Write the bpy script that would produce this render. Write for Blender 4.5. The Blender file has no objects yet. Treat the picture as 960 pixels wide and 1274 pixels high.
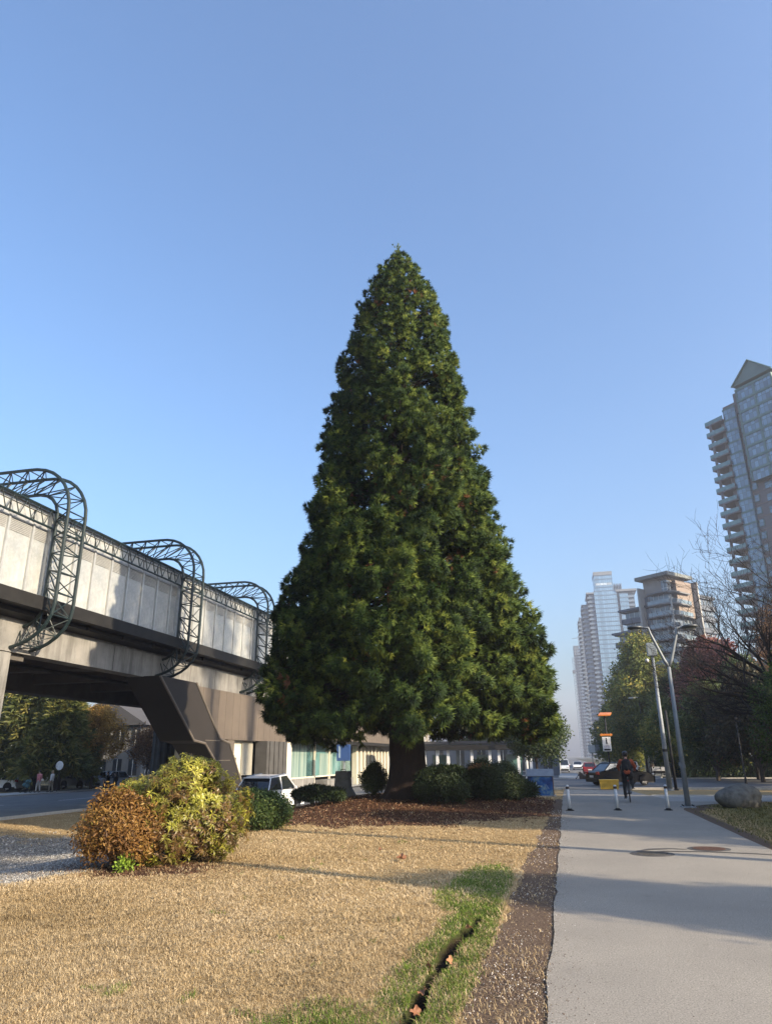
import bpy, math, random
import numpy as np
from mathutils import Vector, Matrix, Euler
R = math.radians
random.seed(7)
scene = bpy.context.scene
COL = scene.collection

# ------------------------------------------------------------------ camera, sky, sun, exposure
cam_d = bpy.data.cameras.new('camera'); cam = bpy.data.objects.new('camera', cam_d); COL.objects.link(cam)
cam_d.sensor_fit = 'HORIZONTAL'; cam_d.sensor_width = 36; cam_d.lens = 876/960*36
cam_d.clip_start = 0.1; cam_d.clip_end = 4000
cam.matrix_world = Matrix.Translation((0, 0, 1.6)) @ Matrix.Rotation(R(13.4), 4, 'Z') @ Matrix.Rotation(R(90+19.25), 4, 'X') @ Matrix.Rotation(R(-0.55), 4, 'Z')
scene.camera = cam

SUN_EL = R(23)
TO_SUN = Vector((0.934*math.cos(SUN_EL), -0.358*math.cos(SUN_EL), math.sin(SUN_EL)))
world = bpy.data.worlds.new('World'); scene.world = world; world.use_nodes = True
wn = world.node_tree; wn.nodes.clear()
sky = wn.nodes.new('ShaderNodeTexSky'); sky.sky_type = 'NISHITA'; sky.sun_disc = False
sky.sun_elevation = SUN_EL; sky.sun_rotation = math.atan2(TO_SUN.x, TO_SUN.y)
sky.air_density = 1.3; sky.dust_density = 4.0; sky.ozone_density = 6.0; sky.altitude = 60
bg = wn.nodes.new('ShaderNodeBackground'); bg.inputs['Strength'].default_value = 0.15
wo = wn.nodes.new('ShaderNodeOutputWorld')
wn.links.new(sky.outputs[0], bg.inputs[0]); wn.links.new(bg.outputs[0], wo.inputs[0])
sun_d = bpy.data.lights.new('sun', 'SUN'); sun_d.energy = 5.0; sun_d.angle = R(0.6); sun_d.color = (1.0, 0.83, 0.60)
sun = bpy.data.objects.new('sun', sun_d); COL.objects.link(sun)
sun.rotation_euler = TO_SUN.to_track_quat('Z', 'Y').to_euler()
sun.location = (60, -10, 40)
vs = scene.view_settings
vs.view_transform = 'Standard'; vs.look = 'None'; vs.exposure = 1.12; vs.gamma = 1; vs.use_curve_mapping = False
scene.render.engine = 'CYCLES'
scene.cycles.max_bounces = 5; scene.cycles.diffuse_bounces = 3; scene.cycles.glossy_bounces = 2
scene.cycles.transmission_bounces = 3; scene.cycles.transparent_max_bounces = 6
scene.cycles.caustics_reflective = False; scene.cycles.caustics_refractive = False

# ------------------------------------------------------------------ terrain
def sm(x, a, b):
    t = np.clip((np.asarray(x, dtype=float)-a)/(b-a), 0, 1); return t*t*(3-2*t)
def TT(u, v):
    u = np.asarray(u, dtype=float); v = np.asarray(v, dtype=float)
    a = -0.42*sm(v, 27, 50)-0.55*sm(v, 60, 130)
    b = -0.9*sm(-u, 7., 15)
    z = -((np.abs(a)**3+np.abs(b)**3)**(1/3))
    z = z+0.32*np.exp(-(((u+6)/4.2)**2+((v-27.5)/4.5)**2))
    return z
def T(u, v): return float(TT(u, v))
def vnoise(u, v, s, seed=0):
    """smooth value noise 0..1"""
    u = np.asarray(u)*s+seed*17.3; v = np.asarray(v)*s+seed*7.7
    iu = np.floor(u); iv = np.floor(v); fu = u-iu; fv = v-iv
    fu = fu*fu*(3-2*fu); fv = fv*fv*(3-2*fv)
    def h(a, b):
        x = np.sin(a*127.1+b*311.7+seed*3.1)*43758.5453
        return x-np.floor(x)
    return (h(iu, iv)*(1-fu)+h(iu+1, iv)*fu)*(1-fv)+(h(iu, iv+1)*(1-fu)+h(iu+1, iv+1)*fu)*fv

# ------------------------------------------------------------------ materials
_M = {}
def node_mat(name):
    m = bpy.data.materials.new(name); m.use_nodes = True
    nt = m.node_tree; nt.nodes.clear()
    out = nt.nodes.new('ShaderNodeOutputMaterial'); p = nt.nodes.new('ShaderNodeBsdfPrincipled')
    nt.links.new(p.outputs[0], out.inputs[0])
    return m, nt, p, out
def ramp(nt, fac, stops):
    r = nt.nodes.new('ShaderNodeValToRGB')
    el = r.color_ramp.elements
    while len(el) < len(stops): el.new(0.5)
    for e, (pos, c) in zip(el, stops):
        e.position = pos; e.color = (*c, 1) if len(c) == 3 else c
    nt.links.new(fac, r.inputs[0]); return r.outputs[0]
def noise(nt, scale, detail=4, rough=.6, vec=None):
    n = nt.nodes.new('ShaderNodeTexNoise'); n.inputs['Scale'].default_value = scale
    n.inputs['Detail'].default_value = detail; n.inputs['Roughness'].default_value = rough
    if vec is None:
        tc = nt.nodes.new('ShaderNodeTexCoord'); vec = tc.outputs['Object']
    nt.links.new(vec, n.inputs['Vector']); return n.outputs[0]
def bump(nt, p, h, strength=.3, dist=.02):
    b = nt.nodes.new('ShaderNodeBump'); b.inputs['Strength'].default_value = strength; b.inputs['Distance'].default_value = dist
    nt.links.new(h, b.inputs['Height']); nt.links.new(b.outputs[0], p.inputs['Normal'])
def M(name, c1, c2=None, scale=3., rough=.7, metal=0., bmp=0., bscale=None, spec=.5, detail=4, lo=.35, hi=.65):
    if name in _M: return _M[name]
    m, nt, p, out = node_mat(name)
    p.inputs['Roughness'].default_value = rough; p.inputs['Metallic'].default_value = metal
    p.inputs['Specular IOR Level'].default_value = spec
    if c2 is None: c2 = tuple(x*.82 for x in c1)
    n = noise(nt, scale, detail)
    nt.links.new(ramp(nt, n, [(lo, c1), (hi, c2)]), p.inputs['Base Color'])
    if bmp: bump(nt, p, noise(nt, bscale or scale*4, 5), bmp)
    _M[name] = m; return m
def leaf_mat(name, stops, trans=.35, rough=.55, spec=.3):
    """leaf colours picked per leaf by the 'tint' attribute"""
    if name in _M: return _M[name]
    m, nt, p, out = node_mat(name)
    a = nt.nodes.new('ShaderNodeAttribute'); a.attribute_name = 'tint'
    c = ramp(nt, a.outputs['Fac'], stops)
    nt.links.new(c, p.inputs['Base Color']); p.inputs['Roughness'].default_value = rough
    p.inputs['Specular IOR Level'].default_value = spec
    t = nt.nodes.new('ShaderNodeBsdfTranslucent'); nt.links.new(c, t.inputs[0])
    mx = nt.nodes.new('ShaderNodeMixShader'); mx.inputs[0].default_value = trans
    nt.links.new(p.outputs[0], mx.inputs[1]); nt.links.new(t.outputs[0], mx.inputs[2])
    nt.links.new(mx.outputs[0], out.inputs[0])
    _M[name] = m; return m
def glass_mat(name, c, rough=.08, metal=.0, spec=1., var=None):
    if name in _M: return _M[name]
    m, nt, p, out = node_mat(name)
    p.inputs['Roughness'].default_value = rough; p.inputs['Metallic'].default_value = metal
    p.inputs['Specular IOR Level'].default_value = spec
    n = noise(nt, .35, 2); nt.links.new(ramp(nt, n, [(.4, c), (.6, var or tuple(x*.6 for x in c))]), p.inputs['Base Color'])
    _M[name] = m; return m

# ------------------------------------------------------------------ mesh helpers
def link(o, parent=None):
    COL.objects.link(o)
    if parent is not None: o.parent = parent
    return o
def tag(o, label=None, cat=None, group=None, kind=None):
    if label: o['label'] = label
    if cat: o['category'] = cat
    if group: o['group'] = group
    if kind: o['kind'] = kind
    return o
def empty(name, loc, rz=0., label=None, cat=None, group=None):
    o = bpy.data.objects.new(name, None); o.empty_display_size = .2
    o.location = loc; o.rotation_euler = (0, 0, rz)
    link(o); return tag(o, label, cat, group)
def copy_tree(o, parent=None):
    c = o.copy(); COL.objects.link(c); c.parent = parent
    for ch in list(o.children): copy_tree(ch, c)
    return c
def basis(d):
    d = Vector(d).normalized()
    a = Vector((0, 0, 1)) if abs(d.z) < .95 else Vector((1, 0, 0))
    x = a.cross(d).normalized(); y = d.cross(x)
    return x, y, d
class MB:
    def __init__(s): s.v = []; s.f = []
    def add(s, vs_, fs):
        n = len(s.v); s.v += [tuple(v) for v in vs_]; s.f += [tuple(i+n for i in f) for f in fs]; return s
    def box(s, c, d, rz=0., tap=1.):
        """c centre, d full size, tap = top scale"""
        x, y, z = d[0]/2, d[1]/2, d[2]/2
        P = [(-x, -y, -z), (x, -y, -z), (x, y, -z), (-x, y, -z), (-x*tap, -y*tap, z), (x*tap, -y*tap, z), (x*tap, y*tap, z), (-x*tap, y*tap, z)]
        cs, sn = math.cos(rz), math.sin(rz)
        P = [(c[0]+a*cs-b*sn, c[1]+a*sn+b*cs, c[2]+e) for a, b, e in P]
        return s.add(P, [(0, 3, 2, 1), (4, 5, 6, 7), (0, 1, 5, 4), (1, 2, 6, 5), (2, 3, 7, 6), (3, 0, 4, 7)])
    def b2(s, x0, x1, y0, y1, z0, z1): return s.box(((x0+x1)/2, (y0+y1)/2, (z0+z1)/2), (x1-x0, y1-y0, z1-z0))
    def tube(s, pts, rad, n=8, caps=True):
        pts = [Vector(p) for p in pts]
        if not hasattr(rad, '__len__'): rad = [rad]*len(pts)
        vs_ = []; prev = None
        for i, p in enumerate(pts):
            d = (pts[min(i+1, len(pts)-1)]-pts[max(i-1, 0)])
            if d.length < 1e-9: d = Vector((0, 0, 1))
            d.normalize()
            if prev is None: x, y, _ = basis(d)
            else:
                x = prev-d*prev.dot(d)
                x = x.normalized() if x.length > 1e-6 else basis(d)[0]
                y = d.cross(x)
            prev = x
            for k in range(n):
                a = 2*math.pi*k/n
                vs_.append(p+(x*math.cos(a)+y*math.sin(a))*rad[i])
        fs = [(i*n+k, i*n+(k+1) % n, (i+1)*n+(k+1) % n, (i+1)*n+k) for i in range(len(pts)-1) for k in range(n)]
        if caps: fs += [tuple(range(n-1, -1, -1)), tuple((len(pts)-1)*n+k for k in range(n))]
        return s.add(vs_, fs)
    def prism(s, poly, x0, x1, ax=0):
        """poly in the two other axes, extruded along axis ax from x0 to x1"""
        n = len(poly); vs_ = []
        for xx in (x0, x1):
            for a, b in poly:
                vs_.append((xx, a, b) if ax == 0 else (a, xx, b) if ax == 1 else (a, b, xx))
        fs = [tuple(range(n)), tuple(range(2*n-1, n-1, -1))]+[(i, n+i, n+(i+1) % n, (i+1) % n) for i in range(n)]
        return s.add(vs_, fs)
    def ell(s, c, r, nu=12, nv=8, jit=0., rng=None, zmin=None):
        vs_ = []; fs = []
        for j in range(nv+1):
            t = math.pi*j/nv
            for i in range(nu):
                a = 2*math.pi*i/nu
                q = 1+(rng.uniform(-jit, jit) if rng else 0)
                z = c[2]+r[2]*math.cos(t)*q
                if zmin is not None: z = max(z, zmin)
                vs_.append((c[0]+r[0]*math.sin(t)*math.cos(a)*q, c[1]+r[1]*math.sin(t)*math.sin(a)*q, z))
        for j in range(nv):
            for i in range(nu):
                fs.append((j*nu+i, (j+1)*nu+i, (j+1)*nu+(i+1) % nu, j*nu+(i+1) % nu))
        return s.add(vs_, fs)
    def lathe(s, prof, c=(0, 0, 0), n=20):
        vs_ = []; fs = []
        for r, z in prof:
            for k in range(n):
                a = 2*math.pi*k/n; vs_.append((c[0]+r*math.cos(a), c[1]+r*math.sin(a), c[2]+z))
        for j in range(len(prof)-1):
            for k in range(n): fs.append((j*n+k, j*n+(k+1) % n, (j+1)*n+(k+1) % n, (j+1)*n+k))
        fs += [tuple(range(n-1, -1, -1)), tuple((len(prof)-1)*n+k for k in range(n))]
        return s.add(vs_, fs)
    def build(s, name, mat, parent=None, smooth=False, bevel=0., seg=2):
        me = bpy.data.meshes.new(name); me.from_pydata(s.v, [], s.f); me.update()
        import bmesh
        bm = bmesh.new(); bm.from_mesh(me); bmesh.ops.recalc_face_normals(bm, faces=bm.faces); bm.to_mesh(me); bm.free()
        if mat: me.materials.append(mat)
        if smooth: me.polygons.foreach_set('use_smooth', [True]*len(me.polygons))
        o = bpy.data.objects.new(name, me); link(o, parent)
        if bevel:
            b = o.modifiers.new('bevel', 'BEVEL'); b.width = bevel; b.segments = seg; b.limit_method = 'ANGLE'; b.angle_limit = R(35)
        return o
def mesh_np(name, V, F, mat, parent=None, tint=None, smooth=False, attrs=None, nrm=None):
    if nrm is not None:   # nrm: one soft normal per vertex; wind every leaf to agree with it
        gn = np.cross(V[F[:, 1]]-V[F[:, 0]], V[F[:, 2]]-V[F[:, 0]])
        flip = (gn*nrm[F[:, 0]]).sum(1) < 0
        F = F.copy(); F[flip] = F[flip][:, ::-1]; smooth = True
    """V (n,3), F (m,k) numpy; tint per face"""
    me = bpy.data.meshes.new(name); n, k = F.shape
    me.vertices.add(len(V)); me.vertices.foreach_set('co', np.ascontiguousarray(V, dtype=np.float32).ravel())
    me.loops.add(n*k); me.loops.foreach_set('vertex_index', np.ascontiguousarray(F, dtype=np.int32).ravel())
    me.polygons.add(n); me.polygons.foreach_set('loop_start', np.arange(0, n*k, k, dtype=np.int32))
    me.update(calc_edges=True)
    if tint is not None:
        a = me.attributes.new('tint', 'FLOAT', 'FACE'); a.data.foreach_set('value', np.ascontiguousarray(tint, dtype=np.float32))
    for nm, arr in (attrs or {}).items():
        a = me.attributes.new(nm, 'FLOAT', 'POINT'); a.data.foreach_set('value', np.ascontiguousarray(arr, dtype=np.float32))
    if smooth: me.polygons.foreach_set('use_smooth', np.ones(n, dtype=bool))
    me.materials.append(mat)
    if nrm is not None: me.normals_split_custom_set_from_vertices(nrm.astype(np.float32))
    else: me.validate()
    o = bpy.data.objects.new(name, me); link(o, parent); return o
def rot_to(dirs, rng):
    """rotation matrices (N,3,3) taking +Z to dirs with a random spin"""
    d = dirs/np.linalg.norm(dirs, axis=1, keepdims=True)
    a = rng.normal(size=d.shape); x = np.cross(a, d); x /= np.linalg.norm(x, axis=1, keepdims=True)
    y = np.cross(d, x); return np.stack([x, y, d], axis=2)
def leaf_normals(V, F, soft, nper, mixk=.55):
    """blend of each leaf's own facing with the outward direction of its spray"""
    sN = np.repeat(soft/(np.linalg.norm(soft, axis=1, keepdims=True)+1e-9), nper, axis=0)
    gn = np.cross(V[F[:, 1]]-V[F[:, 0]], V[F[:, 2]]-V[F[:, 0]]); gn /= np.linalg.norm(gn, axis=1, keepdims=True)+1e-9
    vn = np.zeros_like(V); vn[F[:, 0]] = gn; vn[F[:, 1]] = gn; vn[F[:, 2]] = gn
    if F.shape[1] > 3: vn[F[:, 3]] = gn
    d = (vn*sN).sum(1, keepdims=True); vn = np.where(d < 0, -vn, vn)
    o = sN*mixk+vn*(1-mixk); return o/(np.linalg.norm(o, axis=1, keepdims=True)+1e-9)
def scatter(tv, tf, pos, Rm, sc):
    """instances of a template as one vertex/face array"""
    N = len(pos); nv = len(tv)
    V = np.einsum('nij,kj->nki', Rm, tv)*sc[:, None, None]+pos[:, None, :]
    F = tf[None]+(np.arange(N)*nv)[:, None, None]
    return V.reshape(-1, 3), F.reshape(-1, tf.shape[1])

# leaf templates ---------------------------------------------------------------
def tpl_spray(rng, n=26, L=.34, w=.045, spread=1.1):
    """a tuft of narrow scale-leaf sprays round +Z"""
    V = []; F = []
    for i in range(n):
        th_ = spread*math.sqrt(rng.uniform()); ph = rng.uniform(0, 2*math.pi)
        d = np.array([math.sin(th_)*math.cos(ph), math.sin(th_)*math.sin(ph), math.cos(th_)])
        s = np.cross(d, rng.normal(size=3)); s /= np.linalg.norm(s)
        l = L*rng.uniform(.55, 1.1); b = d*L*rng.uniform(0, .25)
        k = len(V); V += [b-s*w*.5, b+s*w*.5, b+d*l*.55+s*w*.6, b+d*l, b+d*l*.5-s*w*.6]
        F += [(k, k+1, k+2), (k, k+2, k+4), (k+4, k+2, k+3)]
    return np.array(V), np.array(F)
def tpl_needle(rng, n=30, L=.27, w=.026, spread=1.15):
    V = []; F = []
    for i in range(n):
        th_ = spread*math.sqrt(rng.uniform()); ph = rng.uniform(0, 2*math.pi)
        d = np.array([math.sin(th_)*math.cos(ph), math.sin(th_)*math.sin(ph), math.cos(th_)])
        s = np.cross(d, rng.normal(size=3)); s /= np.linalg.norm(s)
        l = L*rng.uniform(.35, 1.); b = d*L*rng.uniform(.0, .45)+rng.normal(size=3)*.02
        k = len(V); V += [b-s*w*.7, b+s*w*.7, b+d*l]; F += [(k, k+1, k+2)]
    return np.array(V), np.array(F)
def tpl_leaves(rng, n=14, rad=.3, L=.12, w=.07):
    """loose ball of folded diamond leaves"""
    V = []; F = []
    for i in range(n):
        c = rng.normal(size=3); c = c/np.linalg.norm(c)*rad*rng.uniform(.2, 1)**.6
        d = rng.normal(size=3)+c/rad; d /= np.linalg.norm(d); s = np.cross(d, rng.normal(size=3)); s /= np.linalg.norm(s)
        l = L*rng.uniform(.7, 1.2)
        k = len(V); V += [c, c+d*l*.5+s*w*.5, c+d*l, c+d*l*.5-s*w*.5]; F += [(k, k+1, k+2), (k, k+2, k+3)]
    return np.array(V), np.array(F)
def tpl_rosette(rng, n=9, L=.15, w=.035):
    """whorl of long drooping leaves round +Z"""
    V = []; F = []
    for i in range(n):
        ph = 2*math.pi*i/n+rng.uniform(-.3, .3); el = rng.uniform(-.35, .9)
        d = np.array([math.cos(ph)*math.cos(el), math.sin(ph)*math.cos(el), math.sin(el)])
        s = np.cross(d, [0, 0, 1.]); s /= np.linalg.norm(s); l = L*rng.uniform(.7, 1.15); up = np.cross(s, d)
        k = len(V)
        V += [d*.01-s*w*.15, d*.01+s*w*.15, d*l*.5+s*w*.5+up*.01, d*l*.5-s*w*.5+up*.01, d*l-np.array([0, 0, l*.25])]
        F += [(k, k+1, k+2), (k, k+2, k+3), (k+3, k+2, k+4)]
    return np.array(V), np.array(F)

# ================================================================== GROUND
CRK = [(4.3, -1.06), (5.2, -1.10), (5.8, -1.17), (6.24, -1.12), (7.1, -1.14), (7.6, -1.05), (8.1, -1.07), (8.7, -1.0)]
def crack_u(v): return np.interp(v, [c[0] for c in CRK], [c[1] for c in CRK])+0.035*(vnoise(v, v*0, 5, 3)-.5)*2
def crack_w(v): return np.interp(v, [3.5, 4.5, 6.6, 7.6, 8.3, 8.9], [.05, .062, .05, .06, .035, 0])*(.45+1.1*vnoise(v, np.asarray(v)*0, 3.3, 14))
def zones(u, v):
    n1 = vnoise(u, v, 2.2, 1)-.5; n2 = vnoise(u, v, .7, 2)-.5; n3 = vnoise(u, v, 7, 4)-.5
    n = n1*.5+n2*.7+n3*.25
    # gravel
    gb = np.interp(v, [6, 9.2, 10.7, 12.7, 15.8, 20, 24], [-8.6, -7.6, -7.3, -7.45, -8.0, -9.5, -13])
    grav = sm(gb-u+n*.5, -.15, .25)*(1-sm(v+n*4, 20.5, 25))*sm(v+n, 2, 5)*(1-sm(-u, 24, 25))
    # mulch below the big tree
    d = np.sqrt(((u+5.4)/5.6)**2+((v-26)/8.2)**2)
    mul = 1-sm(d+n*.35, .85, 1.1)
    d2 = np.sqrt(((u+6.5)/1.35)**2+((v-11.1)/.9)**2)
    mul = np.maximum(mul, (1-sm(d2+n*.6, .7, 1.15))*.8)
    # bare dirt beside the path
    edge = np.interp(v, [4, 5.2, 7.2, 10.5, 16, 24], [-.86, -.83, -.8, -.76, -.7, -.55])
    dirt = sm(u-edge+n*.22, -.06, .06)*(1-sm(u, 0, .2))*(1-sm(v, 28, 33))
    re = 3.35+np.interp(v, [10, 24, 26, 30], [0, 0, .6, 2])
    dirt = np.maximum(dirt, sm(u, 2.5, 3)*(1-sm(u-re+n*.5, .25, .5))*(1-sm(v, 26, 30)))
    # green grass
    g = np.maximum.reduce([1-np.sqrt(((u+1.28)/.52)**2+((v-10.4)/2.1)**2), 1-np.sqrt(((u+1.05)/.50)**2+((v-6.9)/3.0)**2),
                           1-np.sqrt(((u+1.65)/.5)**2+((v-4.7)/.8)**2)])
    grn = sm(g+n*.45, .02, .4)*(1-sm(u, -.9, -.72))
    grn = np.maximum(grn, .5*sm(u+n, 3.7, 4.6)*(1-sm(v, 26, 34)))
    return grav, mul, dirt, grn
def lines(segs):
    out = []
    for a, b, s in segs:
        out += list(np.arange(a, b, s))
    return np.array(out+[segs[-1][1]])
ul = lines([(-1400, -200, 150), (-200, -60, 14), (-60, -30, 2), (-30, -9, .4), (-9, -1.7, .16), (-1.7, -.1, .03), (-.1, 4.2, .4), (4.2, 16, .4), (16, 60, 2.5), (60, 200, 20), (200, 1400, 150)])
vl = lines([(-300, -20, 40), (-20, 3, 1.5), (3, 9.2, .07), (9.2, 30, .22), (30, 60, .6), (60, 140, 2), (140, 400, 20), (400, 2600, 150)])
U, V = np.meshgrid(ul, vl)
Z = TT(U, V)
cd = np.abs(U-crack_u(V)); cw = crack_w(V)+1e-6
crk = (1-sm(cd/cw, .5, 1.25))*(cw > .005)
crkc = (1-sm(cd/cw, .9, 1.5))*(cw > .005)
Z = Z-.10*crk+.012*(vnoise(U, V, 1.7, 8)-.5)*((U < -.3) & (V < 26))
gz = zones(U, V)
nu_, nv_ = len(ul), len(vl)
idx = np.arange(nu_*nv_).reshape(nv_, nu_)
F = np.stack([idx[:-1, :-1], idx[:-1, 1:], idx[1:, 1:], idx[1:, :-1]], -1).reshape(-1, 4)
gm, nt, p, out = node_mat('ground_surface')
def attr(nt, n):
    a = nt.nodes.new('ShaderNodeAttribute'); a.attribute_name = n; return a.outputs['Fac']
def mixc(nt, f, a, b):
    m = nt.nodes.new('ShaderNodeMix'); m.data_type = 'RGBA'; nt.links.new(f, m.inputs[0]); nt.links.new(a, m.inputs[6]); nt.links.new(b, m.inputs[7]); return m.outputs[2]
def mth(nt, op, a, b):
    m = nt.nodes.new('ShaderNodeMath'); m.operation = op
    for i, x in enumerate((a, b)):
        if hasattr(x, 'links') or hasattr(x, 'is_linked'): nt.links.new(x, m.inputs[i])
        else: m.inputs[i].default_value = x
    return m.outputs[0]
fine = noise(nt, 60, 5, .7); mid = noise(nt, 2.5, 4); big = noise(nt, .5, 3); peb = noise(nt, 28, 3, .8)
dry = mixc(nt, mid, ramp(nt, fine, [(.3, (.20, .135, .06)), (.7, (.52, .37, .185))]), ramp(nt, fine, [(.3, (.25, .17, .08)), (.7, (.46, .33, .17))]))
gravc = ramp(nt, peb, [(.3, (.10, .10, .095)), (.5, (.18, .172, .16)), (.72, (.32, .31, .29))])
mulc = ramp(nt, fine, [(.3, (.030, .016, .010)), (.55, (.085, .042, .026)), (.8, (.17, .10, .062))])
dirtc = ramp(nt, fine, [(.3, (.065, .045, .033)), (.6, (.16, .115, .085)), (.8, (.30, .24, .19))])
grnc = ramp(nt, fine, [(.3, (.035, .06, .012)), (.7, (.12, .17, .035))])
def msk(n): 
    s = mth(nt, 'ADD', attr(nt, n), mth(nt, 'MULTIPLY', mth(nt, 'SUBTRACT', peb, .5), .7))
    return ramp(nt, s, [(.38, (0, 0, 0)), (.62, (1, 1, 1))])
c = mixc(nt, msk('gravel'), dry, gravc)
c = mixc(nt, msk('mulch'), c, mulc)
c = mixc(nt, msk('green'), c, grnc)
c = mixc(nt, msk('dirt'), c, dirtc)
soil = nt.nodes.new('ShaderNodeRGB'); soil.outputs[0].default_value = (.03, .02, .013, 1)
c = mixc(nt, attr(nt, 'crack'), c, soil.outputs[0])
farc = nt.nodes.new('ShaderNodeRGB'); farc.outputs[0].default_value = (.075, .075, .05, 1)
c = mixc(nt, attr(nt, 'far'), c, farc.outputs[0])
nt.links.new(c, p.inputs['Base Color']); p.inputs['Roughness'].default_value = .95; p.inputs['Specular IOR Level'].default_value = .1
bump(nt, p, fine, .8, .03)
g = mesh_np('ground', np.stack([U, V, Z], -1).reshape(-1, 3), F, gm, smooth=True,
            attrs=dict(gravel=gz[0].ravel(), mulch=gz[1].ravel(), dirt=gz[2].ravel(), green=gz[3].ravel(), crack=crkc.ravel(), far=sm(np.sqrt((U*.8)**2+V**2)+8*vnoise(U, V, .2, 3), 50, 85).ravel()))
tag(g, kind='structure')

def asphalt(name, a, b, fine_scale=90, rough=.85, blot=.6):
    if name in _M: return _M[name]
    m, nt, p, out = node_mat(name)
    f = noise(nt, fine_scale, 4, .75); l = noise(nt, blot, 4)
    c1 = ramp(nt, f, [(.32, tuple(x*.5 for x in a)), (.5, a), (.70, tuple(min(1, x*1.6) for x in a))])
    c2 = ramp(nt, f, [(.32, tuple(x*.62 for x in b)), (.5, b), (.72, tuple(min(1, x*1.45) for x in b))])
    st_ = noise(nt, 3.2, 5, .7); spots = ramp(nt, st_, [(.60, (1, 1, 1)), (.74, (.80, .79, .78))])
    mx_ = nt.nodes.new('ShaderNodeMix'); mx_.data_type = 'RGBA'; mx_.blend_type = 'MULTIPLY'; mx_.inputs[0].default_value = 1
    nt.links.new(mixc(nt, ramp(nt, l, [(.35, (0, 0, 0)), (.65, (1, 1, 1))]), c1, c2), mx_.inputs[6]); nt.links.new(spots, mx_.inputs[7])
    nt.links.new(mx_.outputs[2], p.inputs['Base Color'])
    p.inputs['Roughness'].default_value = rough; p.inputs['Specular IOR Level'].default_value = .25
    bump(nt, p, f, .45, .01)
    _M[name] = m; return m
def sheet(name, uf0, uf1, v0, v1, dz, mat, nu=6, dv=.5):
    vv = np.arange(v0, v1+dv*.5, dv); s = np.linspace(0, 1, nu)
    a = np.array([uf0(x) if callable(uf0) else uf0 for x in vv]); b = np.array([uf1(x) if callable(uf1) else uf1 for x in vv])
    UU = a[:, None]*(1-s)+b[:, None]*s; VV = np.repeat(vv[:, None], nu, 1)
    Z = TT(UU, VV)+dz
    idx = np.arange(UU.size).reshape(UU.shape)
    F = np.stack([idx[:-1, :-1], idx[:-1, 1:], idx[1:, 1:], idx[1:, :-1]], -1).reshape(-1, 4)
    return tag(mesh_np(name, np.stack([UU, VV, Z], -1).reshape(-1, 3), F, mat, smooth=True), kind='structure')
ROAD = asphalt('road_asphalt', (.11, .11, .112), (.15, .148, .145), 40, .8)
LANE = asphalt('path_asphalt', (.28, .258, .224), (.24, .222, .195), 75, .9)
CONC = asphalt('pavement_concrete', (.34, .33, .31), (.29, .28, .26), 30)
def path_left(v): return -.27+.012*math.sin(v*2.7)+.016*(float(vnoise(v, 0, 3.1, 6))-.5)*2+.012*(float(vnoise(v, 0, 9, 5))-.5)*2
def path_right(v):
    base = 3.36+.04*(float(vnoise(v, 3, 1.1, 2))-.5)
    if v > 24.5: base += ((v-24.5)/5.0)**2*3.2 if v < 29.5 else 3.2
    return base
sheet('path', path_left, path_right, -6, 29.5, .012, LANE, 14, .12)
sheet('path', -.3, 3.6, 29.5, 49.6, .012, LANE, 6, .4)
def flat_u(name, u0, u1, v0, v1, dz, mat, nu=30, dv=.5): return sheet(name, u0, u1, v0, v1, dz, mat, nu, dv)
flat_u('pavement', 3.6, 62, 29.5, 37.0, .012, CONC, 70, .5)
flat_u('road', -19.5, 120, 49.6, 72, .02, ROAD, 120, .7)
flat_u('road', -41, -25, -60, 150, .02, ROAD, 20, 1.)
flat_u('parking_lane', -18.6, -9.3, 29.5, 49.6, .016, ROAD, 16, .6)
flat_u('pavement', -5, 60, 72.4, 75.5, .03, CONC, 50, .6)
flat_u('road', -5, 8.6, 75.5, 900, .022, ROAD, 10, 3.)
flat_u('parking_lane', 8.6, 22, 88, 102, .026, ROAD, 12, 1.)
flat_u('pavement', -24.85, -20.2, 36, 100, .03, CONC, 8, .7)
flat_u('pavement', -20.2, -18.75, 36, 100, .12, CONC, 4, .7)
flat_u('pavement', -44.5, -41.2, -40, 150, .10, CONC, 5, 1.)
KERB = M('kerb_concrete', (.42, .41, .38), (.33, .32, .30), 6, .85, bmp=.2)
def kerb(pts, w=.16, h=.13):
    # resample and follow the ground
    P = []
    for (a, b) in zip(pts[:-1], pts[1:]):
        n = max(2, int(math.hypot(b[0]-a[0], b[1]-a[1])/1.2))
        P += [(a[0]+(b[0]-a[0])*i/n, a[1]+(b[1]-a[1])*i/n) for i in range(n)]
    P.append(pts[-1]); mb = MB(); vs_ = []; fs = []
    for i, (x, y) in enumerate(P):
        q = P[min(i+1, len(P)-1)]; r = P[max(0, i-1)]; dx, dy = q[0]-r[0], q[1]-r[1]; l = math.hypot(dx, dy); nx, ny = -dy/l*w/2, dx/l*w/2
        z = T(x, y); vs_ += [(x-nx, y-ny, z-.1), (x-nx, y-ny, z+h), (x+nx, y+ny, z+h), (x+nx, y+ny, z-.1)]
    for i in range(len(P)-1):
        for k in range(4): fs.append((i*4+k, i*4+(k+1) % 4, (i+1)*4+(k+1) % 4, (i+1)*4+k))
    fs += [(3, 2, 1, 0), tuple(len(P)*4-4+k for k in range(4))]
    mb.add(vs_, fs); return tag(mb.build('kerb', KERB), kind='structure')
kerb([(-24.92, -50), (-24.92, 140)])
kerb([(-41.1, -50), (-41.1, 140)])
kerb([(-18.67, 30), (-18.67, 49.3)]); kerb([(-9.2, 31), (-9.2, 49.4), (-.4, 49.4)])
kerb([(3.8, 49.4), (60, 49.4)]); kerb([(3.7, 37.1), (60, 37.1)], h=.04)
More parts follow.
